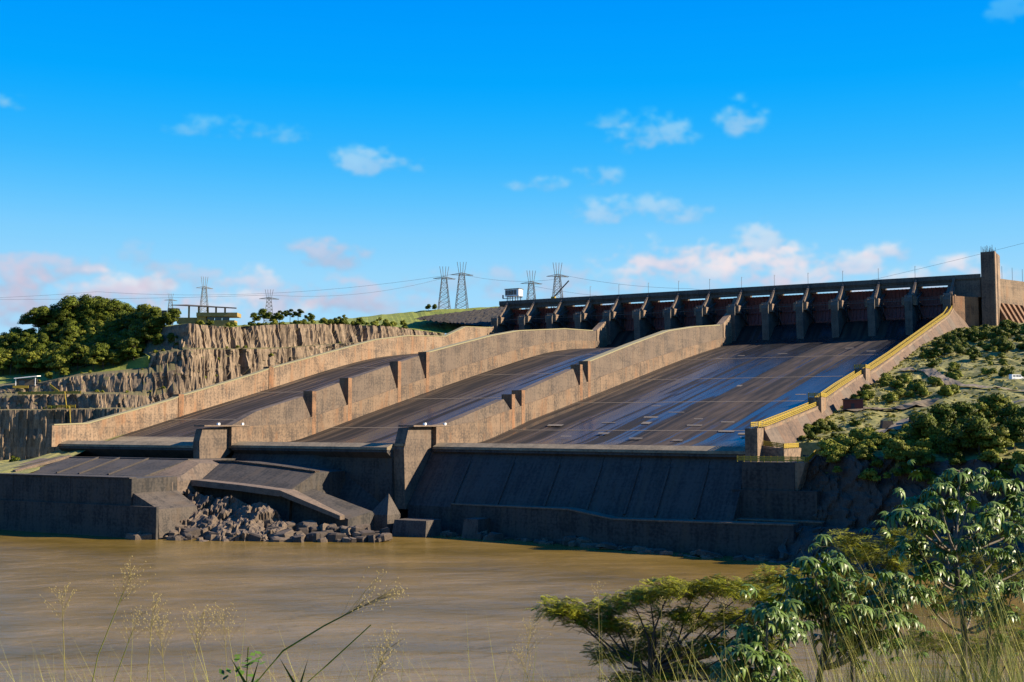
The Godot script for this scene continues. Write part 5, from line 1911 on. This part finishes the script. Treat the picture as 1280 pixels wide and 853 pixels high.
func palmate_mesh(leaflets: int, length: float, droop: float) -> ArrayMesh:
	var s := S()
	for k in leaflets:
		var yaw := lerpf(-2.5, 2.5, k / float(leaflets - 1)) + rng.randf_range(-0.12, 0.12)
		var len_k := length * (1.0 - 0.28 * absf(yaw) / 2.5) * rng.randf_range(0.9, 1.1)
		var dirv := Vector3(cos(yaw), 0, sin(yaw))
		var side := Vector3(-sin(yaw), 0, cos(yaw))
		var c := Color(0.045, 0.085, 0.016).lerp(Color(0.115, 0.175, 0.035), rng.randf())
		var ring := []
		var drop := droop * rng.randf_range(0.8, 1.25)
		for i in 5:
			var f := i / 4.0
			var ang := -0.15 + drop * f
			var p := dirv * (len_k * (f - 0.16 * drop * f * f)) + Vector3(0, -len_k * drop * 0.62 * f * f + 0.02 * f, 0)
			var wide := len_k * 0.15 * sin(PI * clampf(0.08 + 0.92 * f, 0.0, 1.0)) + 0.001
			var up := (Vector3.UP * cos(ang) + dirv * sin(ang)).normalized()
			ring.append([p - side * wide + up * wide * 0.35, p, p + side * wide + up * wide * 0.35, (up - side * 0.35).normalized(), (up + side * 0.35).normalized()])
		for i in 4:
			var a: Array = ring[i]
			var b: Array = ring[i + 1]
			for q in [[a[0], a[1], b[1], b[0], a[3], b[3]], [a[1], a[2], b[2], b[1], a[4], b[4]]]:
				var ns := [q[4], q[4], q[5], q[4], q[5], q[5]]
				var vs := [q[0], q[1], q[2], q[0], q[2], q[3]]
				if (vs[0] - vs[2]).cross(vs[0] - vs[1]).dot(ns[0]) < 0.0:
					vs.reverse()
					ns.reverse()
				for e in 6:
					s.set_color(c)
					s.set_normal(ns[e])
					s.add_vertex(vs[e])
	return s.commit()

func palmate_tree(base: Vector3, stem: Array, tips: Array, leaves: int, size: float, label: String) -> void:
	var t := thing("palmate_tree", label, "tree", "", base)
	var s := S()
	var line := [Vector3(0, -1.5, 0)]
	for p in stem:
		line.append(p - base)
	tube(s, line, 0.05, 0.03, 8)
	put(t, "trunk", s, M.bark)
	var meshes := []
	for v in 5:
		meshes.append(palmate_mesh(7 + v % 3, size, 0.75 + 0.16 * v))
	var br := S()
	for p in tips:
		var e: Vector3 = p - base
		var from: Vector3 = line[line.size() - 1]
		var best := 1e9
		for q in line:
			var d := absf(e.y - 0.5 - q.y) + Vector2(q.x - e.x, q.z - e.z).length() * 0.3
			if d < best and q.y < e.y + 0.1:
				best = d
				from = q
		var m := from.lerp(e, 0.55) + Vector3(0, -0.10, 0)
		tube(br, [from, from.lerp(m, 0.5) + Vector3(0, -0.04, 0), m, m.lerp(e, 0.5) + Vector3(0, -0.02, 0), e], 0.022, 0.009, 5)
		for k in leaves:
			var yaw := TAU * (k + rng.randf_range(-0.3, 0.3)) / leaves
			var rise := rng.randf_range(-0.35, 0.75)
			var out := Vector3(cos(yaw), rise, sin(yaw)).normalized()
			var reach := size * rng.randf_range(0.45, 1.1)
			var at := e + out * reach + Vector3(0, -0.02, 0)
			tube(br, [e, e + out * reach * 0.6 + Vector3(0, 0.02, 0), at], 0.004, 0.003, 4)
			var up := (Vector3(0, 1.0, 0) + Vector3(cos(yaw), 0, sin(yaw)) * rng.randf_range(0.2, 0.7)).normalized()
			var fwd := (Vector3(cos(yaw), -0.2, sin(yaw)) - up * up.dot(Vector3(cos(yaw), -0.2, sin(yaw)))).normalized()
			var o := put_mesh(t, "leaf", meshes[rng.randi() % 5], M.palm)
			o.transform = Transform3D(Basis(fwd, up, fwd.cross(up)).scaled(Vector3.ONE * rng.randf_range(0.62, 1.2)), at)
	put(t, "branches", br, M.pale_bark)
	# further leaves deep in the crown
	var mm := MultiMesh.new()
	mm.transform_format = MultiMesh.TRANSFORM_3D
	mm.mesh = meshes[2]
	var list := []
	for p in tips:
		for k in leaves:
			var d := Vector3(rng.randfn(), rng.randfn() * 0.7 - 0.3, rng.randfn()) * size * 1.25
			var up := (Vector3.UP + Vector3(rng.randfn(), 0, rng.randfn()) * 0.45).normalized()
			var yaw := rng.randf() * TAU
			var fwd := (Vector3(cos(yaw), 0, sin(yaw)) - up * up.dot(Vector3(cos(yaw), 0, sin(yaw)))).normalized()
			list.append(Transform3D(Basis(fwd, up, fwd.cross(up)).scaled(Vector3.ONE * rng.randf_range(0.5, 1.0)), p - base + d))
	mm.instance_count = list.size()
	for i in list.size():
		mm.set_instance_transform(i, list[i])
	var o2 := MultiMeshInstance3D.new()
	o2.name = "inner_leaves"
	o2.multimesh = mm
	o2.material_override = M.palm
	o2.set_meta("kind", "stuff")
	t.add_child(o2, true)

func seed_head(s: SurfaceTool, at: Vector3, dirv: Vector3, length: float, n: int, c: Color) -> void:
	for i in n:
		var f := i / float(n)
		var from := at + dirv * (length * 0.65 * f)
		var yaw := rng.randf() * TAU
		var o := (dirv * rng.randf_range(0.7, 1.3) + Vector3(cos(yaw), rng.randf_range(-0.1, 0.2), sin(yaw)) * 0.62).normalized()
		var l := length * (0.75 - 0.45 * f) * rng.randf_range(0.7, 1.2)
		var tip := from + o * l - Vector3(0, l * 0.12, 0)
		s.set_color(c)
		tube(s, [from, from.lerp(tip, 0.5) + Vector3(0, l * 0.05, 0), tip], 0.0010, 0.0006, 3)
		for k in 4:
			var p := from.lerp(tip, 0.4 + 0.6 * k / 3.0) + Vector3(rng.randfn(), rng.randfn(), rng.randfn()) * 0.006
			s.set_color(c * rng.randf_range(0.8, 1.3))
			var a := Vector3(0.001, 0.0014, -0.0024)
			var b := Vector3(-0.002, 0.004, 0.0008)
			tri(s, p - a, p + b, p + a, Vector3(0.8, 0.5, 0.3))
			tri(s, p - a, p - b, p + a, Vector3(0.8, 0.5, 0.3))

func grass_stem(pts: Array, r: float, c: Color, head: float, n: int, label: String, group: String, blade := false) -> void:
	var base: Vector3 = pts[0]
	var t := thing("grass_stem", label, "grass", group, base)
	var s := S()
	var line := []
	for p in pts:
		line.append(p - base)
	s.set_color(c)
	tube(s, line, r, r * 0.5, 5)
	put(t, "stem", s, M.straw)
	if head > 0.0:
		var e: Vector3 = line[line.size() - 1]
		var d: Vector3 = (e - line[line.size() - 2]).normalized()
		s = S()
		seed_head(s, e - d * head * 0.25, d, head * 0.85, n, Color(0.1673, 0.1402, 0.059))
		put(t, "seed_head", s, M.straw)
	if blade:
		var q: Vector3 = line[1]
		s = S()
		s.set_color(Color(0.0344, 0.059, 0.0098))
		for k in 2:
			var o := Vector3(0.05 - 0.14 * k, 0.16, 0.02)
			var w := Vector3(0.008, 0.004, 0)
			tri(s, q - w, q + w, q + o, Vector3(0, 0, 1))
		put(t, "blade", s, M.straw)

func at_view(x: float, y: float, d: float) -> Vector3:
	return Vector3(x * d, 45.0 + y * d, -d)

func build_foreground() -> void:
	rng.seed = 41
	var s := S()
	var pts := []
	for j in 46:
		var d := -12.0 + 112.0 * pow(j / 45.0, 1.5)
		var line := []
		for i in 51:
			var x := -90.0 + 180.0 * i / 50.0
			line.append(Vector3(x, near_ground(x, d), -d))
		pts.append(line)
	grid(s, pts, [], Vector3.UP)
	structure(put(self, "near_bank", s, M.earth))
	feathery_tree(Vector3(2.85, 37.2, -24.0), Vector3(2.71, 40.1, -24.0), [Vector3(1.14, 41.27, -24.08), Vector3(1.67, 41.10, -24.17), Vector3(2.18, 40.94, -24.55), Vector3(2.35, 41.59, -23.81), Vector3(2.74, 41.63, -24.19), Vector3(3.07, 41.84, -23.57), Vector3(3.60, 41.72, -24.00), Vector3(4.04, 41.90, -23.56), Vector3(4.66, 41.64, -24.59), Vector3(3.30, 41.30, -23.90), Vector3(2.81, 40.83, -24.46), Vector3(3.77, 41.16, -23.88), Vector3(4.44, 41.16, -24.57), Vector3(4.79, 41.15, -23.87), Vector3(3.90, 40.72, -23.76), Vector3(4.75, 40.66, -24.10), Vector3(1.93, 41.30, -24.48), Vector3(2.57, 40.47, -24.51), Vector3(0.95, 41.39, -24.13), Vector3(4.94, 41.69, -23.42), Vector3(3.33, 40.54, -24.14), Vector3(5.37, 41.43, -23.64), Vector3(1.95, 40.45, -24.3), Vector3(3.05, 40.05, -24.2), Vector3(3.75, 40.1, -24.5), Vector3(4.5, 40.1, -24.0), Vector3(5.1, 40.5, -24.6), Vector3(2.3, 39.95, -24.0), Vector3(5.3, 41.0, -24.2)],
		165, Vector3(0.50, 0.18, 0.5), 0.24, "spreading feathery leaved tree with flat yellow green pads over the river", 1.0)
	feathery_tree(Vector3(8.5, 35.2, -31.0), Vector3(8.66, 39.5, -31.0), [Vector3(9.18, 41.68, -31.47), Vector3(8.60, 41.13, -31.79), Vector3(9.61, 40.82, -31.03), Vector3(7.61, 40.98, -31.21), Vector3(8.64, 40.94, -30.13), Vector3(8.19, 40.61, -31.08), Vector3(9.59, 41.61, -30.26), Vector3(7.40, 40.49, -31.23), Vector3(9.10, 40.26, -30.73), Vector3(6.97, 41.06, -31.54), Vector3(8.35, 42.10, -30.10), Vector3(9.59, 42.21, -30.22), Vector3(6.41, 40.83, -31.37)],
		150, Vector3(0.68, 0.26, 0.6), 0.28, "olive feathery tree behind the palm-shaped leaves", 0.85)
	feathery_tree(Vector3(10.4, 36.4, -27.0), Vector3(10.4, 38.8, -27.0), [Vector3(9.82, 42.15, -27.03), Vector3(10.75, 41.96, -27.14), Vector3(11.50, 41.54, -27.69), Vector3(9.95, 41.10, -26.98), Vector3(11.08, 40.65, -27.62), Vector3(9.23, 40.22, -27.02), Vector3(10.61, 39.89, -27.85), Vector3(11.40, 40.16, -27.33), Vector3(10.78, 42.75, -26.30)],
		140, Vector3(0.66, 0.28, 0.6), 0.28, "yellowish feathery tree behind the tallest palm-leaved tree", 0.8)
	palmate_tree(Vector3(6.28, 39.2, -17.0), [Vector3(6.3, 41.2, -17.0), Vector3(6.32, 42.1, -17.0), Vector3(6.26, 42.7, -17.0), Vector3(6.24, 43.2, -17.05)], [Vector3(5.97, 43.88, -17.84), Vector3(6.02, 44.07, -17.09), Vector3(6.80, 44.17, -17.85), Vector3(7.09, 44.15, -17.39), Vector3(7.33, 43.94, -17.36), Vector3(5.67, 43.67, -16.49), Vector3(6.52, 43.70, -17.86), Vector3(6.34, 43.83, -16.11), Vector3(6.85, 43.63, -16.56), Vector3(5.60, 43.33, -16.88), Vector3(6.24, 43.27, -17.50), Vector3(6.25, 43.46, -16.46), Vector3(7.11, 43.14, -17.65), Vector3(7.53, 43.07, -17.87), Vector3(5.68, 43.04, -16.39), Vector3(6.31, 42.83, -17.18), Vector3(6.32, 42.93, -16.12), Vector3(6.97, 42.77, -16.80), Vector3(5.44, 42.75, -16.18), Vector3(6.76, 42.37, -17.82), Vector3(6.83, 42.40, -16.89), Vector3(7.66, 43.59, -17.81), Vector3(7.63, 43.04, -17.52), Vector3(6.56, 44.30, -17.66), Vector3(5.32, 43.81, -16.41)],
		12, 0.185, "tallest tree with dark glossy palm-shaped leaves at the bank edge")
	palmate_tree(Vector3(3.3, 40.3, -13.5), [Vector3(3.28, 41.6, -13.5), Vector3(3.42, 42.3, -13.5), Vector3(3.52, 42.75, -13.5)], [Vector3(3.24, 43.51, -13.07), Vector3(3.61, 43.42, -13.60), Vector3(3.62, 43.29, -13.17), Vector3(3.29, 43.18, -13.73), Vector3(3.48, 43.13, -13.41), Vector3(4.26, 43.29, -13.53), Vector3(4.50, 43.06, -13.94), Vector3(4.05, 43.06, -13.52), Vector3(3.66, 42.99, -13.11), Vector3(4.02, 42.93, -13.16), Vector3(3.30, 42.95, -13.55), Vector3(3.59, 42.80, -13.52), Vector3(4.00, 42.63, -13.64), Vector3(4.30, 42.84, -13.40), Vector3(3.77, 42.58, -13.65)],
		12, 0.165, "middle palm-leaved shrub with pale leaf edges over the grass")
	palmate_tree(Vector3(2.5, 40.6, -12.0), [Vector3(2.5, 41.6, -12.0), Vector3(2.48, 42.1, -12.0), Vector3(2.48, 42.5, -12.0)], [Vector3(2.51, 43.20, -11.92), Vector3(2.41, 42.97, -12.10), Vector3(2.77, 43.00, -12.21), Vector3(2.22, 42.83, -11.74), Vector3(2.53, 42.77, -11.90), Vector3(2.36, 42.55, -12.00), Vector3(2.72, 42.52, -12.15), Vector3(2.09, 42.62, -11.80)],
		12, 0.155, "smallest palm-leaved shrub next to the feathery tree")
	# tall grass stems: points as slopes seen from the viewer (right, up) at a distance
	var dry := Color(0.2263, 0.1968, 0.059)
	var green := Color(0.1279, 0.1427, 0.0295)
	var g := "tall grass stems on the near bank"
	var stems := [
		[[-0.362, -0.26, -0.367, -0.20, -0.370, -0.152], 7.0, 0.0035, dry, 0.30, 18],
		[[-0.355, -0.27, -0.340, -0.19, -0.320, -0.138], 7.0, 0.0045, green, 0.38, 24],
		[[-0.345, -0.27, -0.326, -0.21, -0.312, -0.170], 6.6, 0.004, green, 0.30, 18],
		[[-0.302, -0.27, -0.299, -0.21, -0.296, -0.158], 6.4, 0.0035, dry, 0.26, 14],
		[[-0.260, -0.27, -0.262, -0.22, -0.258, -0.175], 6.4, 0.0025, dry, 0.36, 26],
		[[-0.275, -0.27, -0.283, -0.22, -0.288, -0.180], 6.2, 0.0025, dry, 0.34, 24],
		[[-0.230, -0.28, -0.232, -0.23, -0.236, -0.172], 6.8, 0.0022, dry, 0.36, 24],
		[[-0.130, -0.27, -0.118, -0.22, -0.106, -0.190], 6.2, 0.0025, dry, 0.30, 22],
		[[-0.150, -0.28, -0.128, -0.235, -0.112, -0.205], 6.0, 0.0025, dry, 0.28, 20],
		[[0.0, -0.27, 0.008, -0.22, 0.014, -0.180], 7.5, 0.0022, dry, 0.34, 22],
		[[0.030, -0.27, 0.022, -0.23, 0.010, -0.200], 7.2, 0.0022, dry, 0.30, 20],
		[[0.072, -0.27, 0.072, -0.20, 0.071, -0.140], 8.0, 0.0035, dry, 0.18, 8],
		[[0.085, -0.27, 0.096, -0.22, 0.102, -0.175], 8.0, 0.003, dry, 0.22, 10],
		[[0.118, -0.27, 0.121, -0.22, 0.123, -0.150], 8.4, 0.003, dry, 0.16, 8],
		[[0.140, -0.27, 0.142, -0.22, 0.150, -0.165], 8.2, 0.003, dry, 0.16, 8],
		[[0.175, -0.27, 0.176, -0.22, 0.174, -0.150], 8.0, 0.003, dry, 0.16, 8],
		[[0.322, -0.27, 0.325, -0.22, 0.330, -0.150], 8.0, 0.003, dry, 0.18, 8],
		[[0.300, -0.27, 0.303, -0.21, 0.306, -0.140], 8.2, 0.003, dry, 0.18, 8],
		[[0.400, -0.27, 0.408, -0.22, 0.418, -0.145], 8.0, 0.003, dry, 0.2, 10]]
	for q in stems:
		var line := []
		for i in 3:
			line.append(at_view(q[0][i * 2], q[0][i * 2 + 1], q[1]))
		var foot: Vector3 = line[0]
		foot.y = near_ground(foot.x, q[1]) - 0.05
		line.push_front(foot)
		grass_stem(line, q[2], q[3], q[4], q[5], ("greenish" if q[3] == green else "dry") + " grass stem with " + ("wide open" if q[4] > 0.32 else ("narrow" if q[4] < 0.2 else "loose")) + " seed head " + ("among the feathery tree" if q[0][0] > 0.05 and q[0][0] < 0.2 else ("before the palm-shaped leaves" if q[0][0] > 0.2 else "over open water")), g)
	grass_stem([Vector3(-1.45, near_ground(-1.4, 5.6), -5.6), at_view(-0.215, -0.218, 5.6), at_view(-0.188, -0.186, 5.6), at_view(-0.155, -0.166, 5.6), at_view(-0.124, -0.150, 5.6)], 0.006, Color(0.0984, 0.1353, 0.0246), 0.42, 34, "longer thick green grass stem leaning right with a wide feathery head", "", true)
	grass_stem([Vector3(-1.15, near_ground(-1.1, 5.8), -5.8), at_view(-0.175, -0.218, 5.8), at_view(-0.150, -0.196, 5.8), at_view(-0.116, -0.165, 5.8)], 0.0055, Color(0.0984, 0.1353, 0.0246), 0.0, 0, "shorter thick green grass stem leaning right without a head", "", true)
	# leafy weed
	var w := thing("leafy_weed", "small bright green weed with oval leaves at the bank edge", "weed", "", Vector3(-1.36, near_ground(-1.36, 6.0), -6.0))
	s = S()
	s.set_color(Color(0.0394, 0.059, 0.0098))
	tube(s, [Vector3.ZERO, Vector3(0.02, 0.5, 0), Vector3(0.06, 1.70, 0)], 0.006, 0.003, 5)
	put(w, "stem", s, M.straw)
	for i in 46:
		s = S()
		var c := Vector3(0.06, 1.36 + 0.34 * rng.randf(), 0) + Vector3(rng.randfn() * 0.055, 0, rng.randfn() * 0.05)
		leaf_card(s, c, Vector3(rng.randf() - 0.5, 1.0, rng.randf() * 0.6).normalized(), 0.026, Color(0.0492, 0.0935, 0.0148) * rng.randf_range(0.7, 1.3), Vector3(0.3, 0.9, 0.2).normalized())
		put(w, "leaf", s, M.feather)
	# grass blades: nobody could count them
	var blade := S()
	for k in 6:
		var yaw := rng.randf() * TAU
		var lean := rng.randf_range(0.1, 0.8)
		var h := rng.randf_range(0.45, 1.0)
		var o := Vector3(cos(yaw), 0, sin(yaw))
		var side := Vector3(-sin(yaw), 0, cos(yaw)) * rng.randf_range(0.003, 0.007)
		var root := Vector3(rng.randfn() * 0.12, 0, rng.randfn() * 0.12)
		var c := Color(0.123, 0.1476, 0.0205).lerp(Color(0.3936, 0.3444, 0.1066), rng.randf())
		for i in 5:
			var f := i / 5.0
			var f2 := (i + 1) / 5.0
			var p := root + Vector3(0, h * f, 0) + o * lean * f * f
			var q := root + Vector3(0, h * f2, 0) + o * lean * f2 * f2
			blade.set_color(c)
			quad(blade, p - side * (1.0 - f), p + side * (1.0 - f), q + side * (1.0 - f2), q - side * (1.0 - f2), o + Vector3(0, 0.3, 0))
	var tuft := blade.commit()
	var list := []
	for i in 5200:
		var d := rng.randf_range(5.5, 15.0)
		var sx := rng.randf_range(-0.46, 0.46)
		var dense := 0.25
		if sx > 0.28:
			dense = 1.0
		elif sx > 0.1:
			dense = 0.6
		dense *= smoothstep(-0.3, 0.3, rock_noise.get_noise_2d(sx * 260.0, d * 14.0) + 0.15)
		if rng.randf() > dense:
			continue
		var x := sx * d
		var y := near_ground(x, d)
		var need := 45.0 - 0.2153 * d - y
		var k := need * rng.randf_range(1.0, 1.3)
		if sx > 0.28:
			k = need * rng.randf_range(1.08, 1.75)
		list.append(Transform3D(Basis(Vector3.UP, rng.randf() * TAU).scaled(Vector3(1.0, k, 1.0)), Vector3(x, y - 0.03, -d)))
	var mm := MultiMesh.new()
	mm.transform_format = MultiMesh.TRANSFORM_3D
	mm.mesh = tuft
	mm.instance_count = list.size()
	for i in list.size():
		mm.set_instance_transform(i, list[i])
	var gi := MultiMeshInstance3D.new()
	gi.name = "bank_grass"
	gi.multimesh = mm
	gi.material_override = M.straw
	add_child(gi)
	tag(gi, "tall yellow green grass along the near bank", "grass")
	gi.set_meta("kind", "stuff")

# ------------------------------------------------------------------ scene

func _ready() -> void:
	var cam := Camera3D.new()
	cam.name = "camera"
	add_child(cam)
	cam.position = Vector3(0, 45.0, 0)
	cam.rotation.x = atan(103.5 / 1500.0)
	cam.fov = rad_to_deg(2.0 * atan(426.5 / 1500.0))
	cam.near = 0.2
	cam.far = 12000.0
	cam.current = true
	var env := Environment.new()
	var sky := Sky.new()
	var sm := PanoramaSkyMaterial.new()
	sm.panorama = make_sky()
	sky.sky_material = sm
	env.background_mode = Environment.BG_SKY
	env.sky = sky
	env.tonemap_mode = Environment.TONE_MAPPER_LINEAR
	env.tonemap_exposure = 2.55
	env.background_energy_multiplier = 0.392
	env.sdfgi_enabled = true
	env.ssao_enabled = true
	env.ssil_enabled = true
	var we := WorldEnvironment.new()
	we.name = "environment"
	we.environment = env
	add_child(we)
	var sun := DirectionalLight3D.new()
	sun.name = "sun"
	add_child(sun)
	var el := deg_to_rad(29.5)
	var az := deg_to_rad(87.0)      # from straight behind the viewer towards the right
	var to_sun := Vector3(sin(az) * cos(el), sin(el), cos(az) * cos(el))
	sun.look_at_from_position(to_sun * 100.0, Vector3.ZERO, Vector3.UP)
	sun.light_energy = 1.6
	sun.light_color = Color(1.0, 0.93, 0.82)
	sun.light_angular_distance = 0.5
	sun.shadow_enabled = true
	make_materials()
	print("materials")
	build_cliffs()
	build_right_bank()
	build_water()
	print("land")
	build_spillway()
	build_works()
	build_pylons()
	print("works")
	build_boulders()
	build_trees()
	print("trees")
	build_small_things()
	build_foreground()
	print("done")
